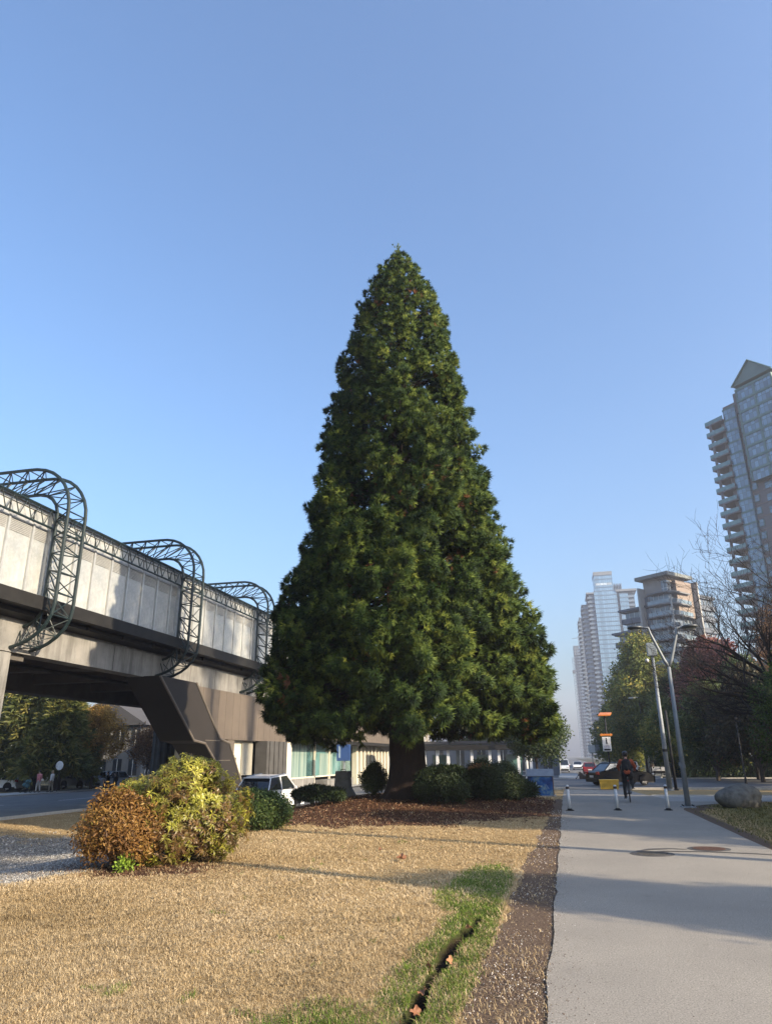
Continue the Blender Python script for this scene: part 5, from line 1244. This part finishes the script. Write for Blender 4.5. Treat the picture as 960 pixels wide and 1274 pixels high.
# round disc sign and pale direction sign far away
def disc_sign(u, v, z, r_, label, matc=WSG, ring=None, group=None, ph=None):
    t = empty('round_sign', (u, v, T(u, v)), 0, label, 'road sign', group)
    MB().tube([(0, 0, 0), (0, 0, z+r_)], .035, 8).build('pole', DKST, t)
    d = MB().lathe([(0, 0), (r_, 0), (r_, .03), (0, .03)], (0, 0, 0), 24).build('disc', matc, t); d.matrix_local = Matrix.Translation((0, -.05, z)) @ Matrix.Rotation(R(90), 4, 'X')
    if ring: MB().lathe([(r_*.78, .031), (r_*.78, .034), (r_*.60, .034), (r_*.60, .031)], (0, 0, 0), 24).build('ring', ring, d)
    return t
disc_sign(9.85, 86.0, 2.25, .55, 'round white sign peeking out left of the lamp pole by the parked cars')
disc_sign(-41.6, 55.0, 2.15, .36, 'round white sign on a pole across the street at the left')
t = empty('direction_sign', (3.3, 100, T(3.3, 100)), 0, 'pale square sign on a thin post far down the road', 'road sign')
MB().tube([(0, 0, 0), (0, 0, 3.4)], .05, 8).build('pole', GALV, t); MB().box((0, -.06, 3.2), (.85, .04, .9)).build('sign_plate', WSG, t); MB().box((.75, -.06, 3.35), (.5, .04, .7)).build('sign_plate', GALV, t)
# bollards
BOLW = M('white_bollard_paint', (.58, .60, .62), (.48, .50, .52), 9, .5)
BAND = M('dark_red_band', (.05, .025, .02), None, 9, .6)
def bollard(u, v, tilt, label):
    t = empty('bollard', (u, v, T(u, v)+.012), 0, label, 'bollard', 'white bollards across the path'); t.rotation_euler = (0, tilt, 0)
    MB().tube([(0, 0, .03), (0, 0, .66)], [.047, .044], 16).build('post', BOLW, t, True)
    MB().tube([(0, 0, .615), (0, 0, .68)], [.052, .052], 16).build('band', BAND, t, True)
    MB().lathe([(.052, .68), (.05, .70), (.03, .722), (0, .728)], n=16).build('cap', BOLW, t, True)
    b = MB().lathe([(.13, -.01), (.13, .012), (.075, .035), (.055, .06)], n=20).build('base', BLK, t)
bollard(-.03, 23.8, R(-1.5), 'left bollard of three, white with a dark band, at the left edge of the path')
bollard(1.39, 24.3, R(-1), 'middle one of the three white bollards standing on the path')
bollard(2.88, 24.55, R(-.5), 'right bollard of three, nearest the Y shaped lamp post')
# painted utility box
t = empty('utility_box', (-1.22, 34.6, T(-1.22, 34.6)), 0, 'blue painted utility box with a pitched grey lid beside the path', 'utility box')
def mural():
    m, nt, p, out = node_mat('blue_mural')
    n1 = noise(nt, 2.6, 3); c = ramp(nt, n1, [(.30, (.006, .02, .07)), (.46, (.012, .07, .30)), (.56, (.02, .13, .42)), (.66, (.16, .30, .42)), (.74, (.10, .06, .10))])
    nt.links.new(c, p.inputs['Base Color']); p.inputs['Roughness'].default_value = .4; return m
MB().box((0, 0, .42), (1.10, .85, .86)).build('cabinet', M('dark_brown_cabinet', (.045, .032, .03), (.10, .05, .05), 3, .5), t, bevel=.01)
fr = MB().box((0, -.432, .44), (1.06, .012, .80)).build('front_panel', mural(), t)
mb = MB().box((-.20, -.442, .52), (.10, .008, .24)).box((-.05, -.442, .44), (.26, .008, .07)).box((-.36, -.442, .42), (.14, .008, .05)).tube([(.14, -.442, .30), (.24, -.442, .52), (.36, -.442, .34)], .012, 6); mb.build('graffiti_strokes', M('pale_graffiti', (.36, .48, .56), None, 5, .5), fr)
MB().box((.556, 0, .44), (.012, .78, .74)).build('side_panel', M('rust_mural', (.09, .035, .03), (.03, .025, .035), 4, .5, lo=.45, hi=.55), t)
MB().prism([(-.50, .86), (.50, .86), (.05, 1.16), (-.05, 1.16)], -.60, .60, 0).build('lid', M('grey_metal_lid', (.27, .29, .31), (.20, .215, .235), 3, .45, .3), t, bevel=.01)
MB().box((0, 0, .01), (1.25, 1.0, .10)).build('plinth', KERB, t)
# yellow grit bin
t = empty('grit_bin', (2.45, 49.0, T(2.45, 49.0)+.03), 0, 'yellow storage bin standing at the end of the path before the black car', 'storage bin')
YEL = M('yellow_plastic', (.50, .32, .035), (.42, .27, .03), 5, .5)
MB().box((0, 0, .26), (1.08, .55, .50), tap=1.06).build('tub', YEL, t, bevel=.02); MB().box((0, 0, .54), (1.18, .64, .08)).build('lid', YEL, t, bevel=.02)
for x in (-.36, 0, .36): MB().box((x, -.285, .28), (.05, .02, .40)).build('rib', YEL, t)
# boulder
def rock(name, u, v, r3, label, seed, cat='boulder'):
    r = np.random.default_rng(seed); n, m = 40, 26; V_ = []; F_ = []
    for j in range(m+1):
        a = math.pi*j/m
        for i in range(n):
            b = 2*math.pi*i/n; x, y, z = math.sin(a)*math.cos(b), math.sin(a)*math.sin(b), math.cos(a)
            q = 1+.09*math.sin(2.1*x+3*z+seed)+.07*math.sin(4*y+2*x)+.05*(float(vnoise(x*3+5, y*3+z*3, 1.6, seed))-.5)*2+.025*(float(vnoise(x*9, y*9+z*7, 1.6, seed))-.5)*2
            # a few flat facets
            q *= 1-.10*max(0, x*.7+z*.6-.72)-.16*max(0, -x*.8+z*.5-.62)
            V_.append((x*q*r3[0], y*q*r3[1], max(-.12, z*q*r3[2]+r3[2]*.72)))
    F_ = [(j*n+i, (j+1)*n+i, (j+1)*n+(i+1) % n, j*n+(i+1) % n) for j in range(m) for i in range(n)]
    o = MB().add(V_, F_).build(name, M('granite_boulder', (.20, .19, .165), (.085, .08, .072), 4.5, .9, bmp=1., bscale=14, detail=10), None, True)
    o.location = (u, v, T(u, v)); return tag(o, label, cat)
rock('boulder', 5.22, 26.2, (.70, .48, .41), 'rounded grey granite boulder on the grass right of the path', 3)
# concrete road block
t = empty('concrete_block', (-8.45, 27.9, T(-8.45, 27.9)), R(8), 'weathered grey concrete block with flared foot beside the juniper', 'concrete block')
MB().prism([(-.46, -.15), (.46, -.15), (.46, .12), (.30, .38), (.25, .98), (-.25, .98), (-.30, .38), (-.46, .12)], -.35, .35, 1).build('block', M('weathered_grey_concrete', (.21, .21, .205), (.13, .13, .128), 3, .9, bmp=.4, bscale=15), t, bevel=.03)
MB().tube([(-.1, 0, .97), (-.08, 0, 1.04), (.08, 0, 1.04), (.1, 0, .97)], .015, 6).build('lifting_loop', DKST, t)
# white lamp post near the utility box
t = empty('white_post', (-3.75, 72.9, T(-3.75, 72.9)), 0, 'white post rising into the sequoia branches left of the utility box', 'post')
MB().tube([(0, 0, 0), (0, 0, 2.8), (0, 0, 5.5)], [.16, .14, .10], 12).build('pole', WPOST, t, True); MB().tube([(0, 0, -.05), (0, 0, .2)], [.26, .22], 12).build('base', WPOST, t)
# blue banner sign by the station
t = empty('banner_sign', (-17.5, 58, T(-17.5, 58)), 0, 'blue hanging sign on a grey post in front of the shop windows', 'sign')
MB().tube([(0, 0, 0), (0, 0, 3.9)], .07, 10).build('pole', GALV, t); MB().box((-.02, -.1, 2.95), (1.15, .07, 1.25)).build('sign_panel', M('blue_sign_face', (.035, .09, .26), (.03, .07, .2), 1, .4), t, bevel=.02)
MB().box((-.35, -.14, 3.0), (.16, .012, .9)).build('pale_stripe', M('pale_blue_stripe', (.30, .40, .52), None, 1, .4), t)
# brown board at the median nose
t = empty('leaning_board', (1.35, 72.2, T(1.35, 72.2)+.03), R(20), 'small brown board leaning at the nose of the traffic island', 'board')
MB().prism([(-.35, 0), (.5, 0), (-.2, .62), (-.35, .62)], -.05, .05, 1).build('board', M('brown_board', (.05, .036, .028), None, 3, .8), t); MB().tube([(-.3, 0, .5), (-.5, .5, 0)], .03, 6).build('stay', DKST, t)

# ================================================================== PEOPLE AND BICYCLE
SKIN = M('skin', (.42, .25, .17), (.38, .22, .15), 12, .55); HAIRD = M('dark_hair', (.02, .015, .012), None, 20, .6)
def cloth(name, c): return M(name, c, tuple(x*.8 for x in c), 6, .85, bmp=.3, bscale=30)
class Caps:
    def __init__(s): s.mb = MB()
    def c(s, a, b, ra, rb=None):
        rb = ra if rb is None else rb; a, b = Vector(a), Vector(b)
        s.mb.ell(tuple(a), (ra,)*3, 10, 8); s.mb.ell(tuple(b), (rb,)*3, 10, 8)
        if (b-a).length > 1e-4: s.mb.tube([a, b], [ra, rb], 12)
        return s
    def chain(s, pts, rad):
        for i in range(len(pts)-1): s.c(pts[i], pts[i+1], rad[i], rad[i+1])
        return s
    def e(s, c_, r3): s.mb.ell(c_, r3, 14, 10); return s
    def build(s, name, mat, parent, voxel=.016):
        o = s.mb.build(name, mat, parent, True); m = o.modifiers.new('remesh', 'REMESH'); m.mode = 'VOXEL'; m.voxel_size = voxel; m.use_smooth_shade = True
        k = o.modifiers.new('smooth', 'SMOOTH'); k.iterations = 3; k.factor = .4
        return o
def hand(cp, w, d, side, s=1., curl=.5):
    """palm from wrist w along d, four unequal fingers and a thumb off the side"""
    w, d = Vector(w), Vector(d).normalized(); x, y, _ = basis(d)
    pe = w+d*.085*s; cp.c(w, w+d*.03, .026*s, .030*s); cp.c(w+d*.03*s+x*.02*s, pe+x*.024*s, .016*s); cp.c(w+d*.03*s-x*.02*s, pe-x*.024*s, .016*s); cp.c(w+d*.03*s, pe, .018*s)
    for i, l in enumerate((.066, .078, .072, .055)):
        q = pe+x*(-.030+.020*i)*s; m = q+(d*math.cos(curl*.6)+y*math.sin(curl*.6))*l*.5*s; e_ = m+(d*math.cos(curl*1.5)+y*math.sin(curl*1.5))*l*.5*s
        cp.c(q, m, .0095*s, .009*s); cp.c(m, e_, .009*s, .0075*s)
    b = w+d*.025*s+x*(.03*side)*s; m = b+(d*.6+x*.75*side+y*.2).normalized()*.038*s; cp.c(b, m, .013*s, .011*s); cp.c(m, m+(d*.9+x*.15*side+y*.4).normalized()*.03*s, .011*s, .009*s)
def person(loc, rz, label, J, top, bottom, shoe, hair=HAIRD, skirt=False, group=None, long_hair=False, voxel=.016):
    """J: joint positions in metres, local, facing +Y"""
    t = empty('person', loc, rz, label, 'person', group)
    b = Caps(); hd = Vector(J['head'])
    b.e(tuple(hd), (.076, .095, .115)); b.e(tuple(hd+Vector((0, .03, -.06))), (.055, .062, .06)); b.c(hd+Vector((0, .09, .0)), hd+Vector((0, .108, -.025)), .010, .015)
    for s in (-1, 1): b.e(tuple(hd+Vector((s*.078, -.005, -.01))), (.012, .022, .03)); b.e(tuple(hd+Vector((s*.03, .083, -.055))), (.012, .008, .006))
    b.c(J['neck'], hd-Vector((0, .01, .08)), .055, .052)
    b.chain([J['pelvis'], J['waist'], J['chest'], J['neck']], [.135, .115, .13, .06])
    for s, k in ((-1, 'l'), (1, 'r')):
        b.chain([J['chest'], J['sh_'+k], J['el_'+k], J['wr_'+k]], [.10, .055, .040, .027]); d = Vector(J['wr_'+k])-Vector(J['el_'+k]); hand(b, J['wr_'+k], J.get('hd_'+k, d), -s, 1., .55)
        b.chain([J['pelvis'], J['hip_'+k], J['kn_'+k], J['an_'+k]], [.12, .088, .056, .038]); a = Vector(J['an_'+k]); f = Vector(J.get('ft_'+k, (a.x, a.y+.17, a.z-.05))); b.c(a, f, .038, .03)
    b.build('body', SKIN, t, voxel)
    e_ = MB()
    for s in (-1, 1): e_.ell(tuple(hd+Vector((s*.030, .088, .012))), (.012, .007, .008), 8, 6)
    e_.build('eyes', DKST, t, True)
    h = Caps(); h.e(tuple(hd+Vector((0, -.022, .028))), (.088, .098, .105))
    if long_hair: h.c(hd+Vector((0, -.06, 0)), hd+Vector((0, -.09, -.22)), .07, .05)
    h.build('hair', hair, t, .018)
    c_ = Caps(); c_.chain([J['pelvis'], J['waist'], J['chest']], [.150, .142, .155]); nk = Vector(J['chest']).lerp(Vector(J['neck']), .8); c_.c(J['chest'], nk, .145, .075)
    for k in 'lr':
        wr = Vector(J['el_'+k]).lerp(Vector(J['wr_'+k]), .88); c_.chain([J['chest'], J['sh_'+k], J['el_'+k], tuple(wr)], [.115, .075, .058, .042])
    c_.build('jacket', top, t, voxel)
    c_ = Caps()
    for k in 'lr':
        an = Vector(J['kn_'+k]).lerp(Vector(J['an_'+k]), .9); c_.chain([J['pelvis'], J['hip_'+k], J['kn_'+k], tuple(an)], [.142, .108, .075, .056])
    c_.build('trousers', bottom, t, voxel)
    for k in 'lr':
        a = Vector(J['an_'+k]); f = Vector(J.get('ft_'+k, (a.x, a.y+.17, a.z-.05))); s_ = Caps(); s_.c(a+Vector((0, -.03, -.035)), f, .045, .040); s_.c(a, a+Vector((0, 0, -.03)), .045); s_.build('shoe', shoe, t, .014)
    return t
def standing(h=1.7, stride=.0, arms=0.):
    k = h/1.75; f = lambda x, y, z: (x*k, y*k, z*k)
    J = dict(head=f(0, .02, 1.63), neck=f(0, -.01, 1.47), chest=f(0, 0, 1.30), waist=f(0, .01, 1.10), pelvis=f(0, 0, .96))
    for s, q in ((-1, 'l'), (1, 'r')):
        J['sh_'+q] = f(s*.185, -.01, 1.40); J['el_'+q] = f(s*.235, -.05+s*arms*.5, 1.13); J['wr_'+q] = f(s*.225, .06+s*arms, .89)
        J['hip_'+q] = f(s*.09, 0, .90); J['kn_'+q] = f(s*.095, .03-s*stride*.5, .50); J['an_'+q] = f(s*.10, -.02-s*stride, .085)
    return J
SHOE = cloth('dark_shoe', (.03, .03, .03))
# the cyclist, seen from behind
cu, cv = 2.12, 28.9; cz = T(cu, cv)+.012
bt = empty('bicycle', (cu, cv, cz), R(-4), 'dark city bicycle ridden along the path beyond the bollards', 'bicycle')
FRM = M('dark_bike_frame', (.03, .035, .045), None, 5, .35)
def wheel(y, steer=0):
    w = MB(); n = 32; 
    w.tube([(0, .325*math.cos(2*math.pi*i/n), .345+.325*math.sin(2*math.pi*i/n)) for i in range(n+1)], .021, 8, False); o = w.build('tyre', TYRE, bt, True); o.location.y = y
    w = MB().tube([(0, .298*math.cos(2*math.pi*i/n), .345+.298*math.sin(2*math.pi*i/n)) for i in range(n+1)], .010, 6, False); w.build('rim', CHR, o, True)
    w = MB().tube([(-.04, 0, .345), (.04, 0, .345)], .022, 8)
    for i in range(20):
        a = 2*math.pi*i/20; w.tube([((-.02 if i % 2 else .02), 0, .345), (0, .29*math.cos(a), .345+.29*math.sin(a))], .0022, 4, False)
    w.build('spokes', CHR, o)
wheel(-.52); wheel(.53)
fm = MB(); bb = (0, -.08, .29)
for a, b, q in [(bb, (0, -.24, .80), .016), (bb, (0, .40, .72), .019), ((0, -.22, .74), (0, .38, .83), .017), ((0, .36, .92), (0, .42, .68), .02), ((-.045, -.52, .345), (-.02, -.2, .74), .009), ((.045, -.52, .345), (.02, -.2, .74), .009), ((-.05, -.52, .345), bb, .011), ((.05, -.52, .345), bb, .011), ((-.05, .53, .345), (-.04, .42, .70), .012), ((.05, .53, .345), (.04, .42, .70), .012)]: fm.tube([a, b], q, 8)
fm.build('frame', FRM, bt, True)
MB().tube([(0, -.24, .80), (0, -.265, .90)], .013, 8).build('seat_post', CHR, bt)
sd = Caps(); sd.c((0, -.34, .925), (0, -.10, .935), .06, .022); sd.e((-.05, -.36, .925), (.05, .07, .03)); sd.e((.05, -.36, .925), (.05, .07, .03)); sd.build('saddle', BLK, bt, .012)
MB().tube([(0, .36, .92), (0, .40, 1.02)], .015, 8).tube([(-.30, .30, 1.04), (-.12, .40, 1.03), (.12, .40, 1.03), (.30, .30, 1.04)], .013, 8).build('handlebar', DKST, bt, True)
MB().tube([(bb[0]-.07, bb[1], bb[2]), (.07, bb[1], bb[2])], .022, 10).tube([(-.08, -.08, .29), (-.10, -.08, .135)], .011, 6).tube([(.08, -.08, .29), (.10, -.08, .445)], .011, 6).build('crank', DKST, bt)
for s, z in ((-1, .125), (1, .455)): MB().box((s*.155, -.08, z), (.10, .09, .022)).build('pedal', BLK, bt)
MB().box((0, -.40, .72), (.04, .03, .05)).build('rear_light', TL, bt)
MB().box((0, -.53, .70), (.06, .22, .012)).tube([(0, -.24+.0, .7), (0, -.64, .70)], .008, 6).build('rear_mudguard', DKST, bt)
J = dict(head=(0, .10, 1.60), neck=(0, .0, 1.45), chest=(0, -.08, 1.30), waist=(0, -.20, 1.13), pelvis=(0, -.27, 1.02),
         sh_l=(-.19, -.01, 1.385), sh_r=(.19, -.01, 1.385), el_l=(-.30, .10, 1.19), el_r=(.30, .10, 1.19), wr_l=(-.27, .26, 1.07), wr_r=(.27, .26, 1.07), hd_l=(.1, .8, -.3), hd_r=(-.1, .8, -.3),
         hip_l=(-.10, -.26, .98), hip_r=(.10, -.26, .98), kn_l=(-.13, .02, .60), kn_r=(.14, .14, .80), an_l=(-.145, -.12, .22), an_r=(.145, -.13, .54), ft_l=(-.15, .03, .175), ft_r=(.15, .02, .50))
RJ = cloth('orange_red_jacket', (.42, .085, .035)); DT = cloth('black_trousers', (.022, .023, .027))
cy = person((cu, cv, cz), R(-4), 'cyclist in an orange red jacket riding away along the path', J, RJ, DT, SHOE)
h = Caps(); h.e((0, .09, 1.665), (.105, .135, .085)); h.build('helmet', M('black_helmet', (.02, .02, .022), None, 8, .35), cy, .014)
bp = empty('backpack', (cu, cv, cz), R(-4), 'black backpack on the back of the cyclist', 'backpack')
c_ = Caps(); c_.c((0, -.26, 1.10), (0, -.17, 1.36), .125, .115); c_.c((-.06, -.27, 1.10), (-.06, -.19, 1.34), .11); c_.c((.06, -.27, 1.10), (.06, -.19, 1.34), .11); c_.build('bag', cloth('black_nylon', (.014, .014, .016)), bp, .018)
c_ = Caps(); c_.c((0, -.37, 1.12), (0, -.33, 1.22), .07, .06); c_.build('front_pocket', cloth('black_nylon', (.014, .014, .016)), bp, .016)
for s in (-1, 1): MB().tube([(s*.09, -.12, 1.42), (s*.11, -.0, 1.44), (s*.12, .08, 1.32), (s*.13, .02, 1.15), (s*.10, -.14, 1.08)], .013, 6).build('strap', BLK, bp)
# far people
vx = .022
def far(u, v, rz, label, top, bot, h=1.7, st_=.12, hair=HAIRD, group=None, lh=False): return person((u, v, T(u, v)+.1 if u < -41.2 else T(u, v)+.02), rz, label, standing(h, st_, .08), top, bot, SHOE, hair, group=group, long_hair=lh, voxel=vx)
GP = 'people walking across the street at the left'
far(-42.35, 53.6, R(80), 'person in a pink top and pale trousers on the far pavement', cloth('pink_top', (.55, .20, .22)), cloth('pale_trousers', (.38, .36, .34)), group=GP)
far(-41.75, 54.4, R(100), 'person in a white top and khaki trousers left of the sign pole', cloth('white_top', (.62, .60, .58)), cloth('khaki_trousers', (.20, .17, .12)), 1.68, hair=M('fair_hair', (.35, .25, .14), None, 20, .6), group=GP)
far(-33.7, 50.2, R(95), 'person in black, left one of the dark pair crossing the street', cloth('black_coat', (.018, .018, .02)), DT, 1.75, group=GP)
far(-33.1, 50.3, R(85), 'person in dark clothes, right one of the pair crossing the street', cloth('charcoal_coat', (.03, .028, .03)), DT, 1.66, group=GP, lh=True)
far(-19.4, 74.0, R(200), 'person in a blue top before the cream fins of the station', cloth('blue_top', (.03, .12, .30)), cloth('navy_trousers', (.02, .025, .05)), 1.72)
t = empty('stroller', (-43.0, 53.0, T(-43, 53)+.1), R(80), 'dark pushchair in front of the person in pink', 'stroller')
c_ = Caps(); c_.c((0, -.1, .55), (0, .2, .6), .2, .17); c_.e((0, -.15, .85), (.22, .25, .17)); c_.build('seat_hood', cloth('teal_fabric', (.04, .11, .13)), t, .02)
for s in (-1, 1):
    MB().tube([(s*.22, -.45, 1.02), (s*.22, .1, .35), (s*.22, .3, .12)], .014, 6).tube([(s*.22, .1, .35), (s*.22, -.3, .14)], .014, 6).build('frame', DKST, t)
    for y in (-.3, .32): MB().tube([(s*.22+.0, y+.11*math.cos(2*math.pi*i/12), .12+.11*math.sin(2*math.pi*i/12)) for i in range(13)], .02, 6, False).build('wheel', TYRE, t)
# added, unseen high crowned trees off the right edge, placed to shade gravel and platform
def high_shade_tree(u, v, H, CR, z0, seed, label): return broadleaf('roadside_tree', u, v, H, CR, z0, DG, label, group=GO, n=2300, leaf=.17, seed=seed, trunk=.15, lobes=12)
high_shade_tree(12.0, 5.0, 18.0, 3.1, 10.8, 101, 'very tall high crowned tree added out of view right of the camera to shade the gravel')
high_shade_tree(12.4, 9.8, 18.5, 2.9, 10.8, 102, 'second high crowned tree added for shade, one step farther up the path')
for (u, v, sd_, lb) in [(30, 20.5, 113, 'nearer of the two very tall poplars added for shade far to the right'), (31, 26, 114, 'farther of the two very tall poplars added for shade far to the right')]:
    broadleaf('shade_poplar', u, v, 36, 2.6, 28, DG, lb, group='tall poplars added for shade far to the right', n=650, leaf=.16, seed=sd_, trunk=.24, lobes=11)  # added unseen poplars, crowns set high to shade the station wall

# ------------------------------------------------------------------ smoky haze in the air
def add_haze(dens, col, aniso=.25):
    mb = MB().b2(-1250, 1250, -250, 1800, -3.0, 128.); m = bpy.data.materials.new('haze_air'); m.use_nodes = True; nt = m.node_tree; nt.nodes.clear()
    o_ = nt.nodes.new('ShaderNodeOutputMaterial'); pv = nt.nodes.new('ShaderNodeVolumePrincipled'); pv.inputs['Density'].default_value = dens
    pv.inputs['Color'].default_value = (*col, 1); pv.inputs['Anisotropy'].default_value = aniso; nt.links.new(pv.outputs[0], o_.inputs['Volume'])
    h = mb.build('haze', m); tag(h, 'pale smoky haze filling the air', 'haze', kind='stuff'); return h
add_haze(.00055, (.85, .875, 1.0))
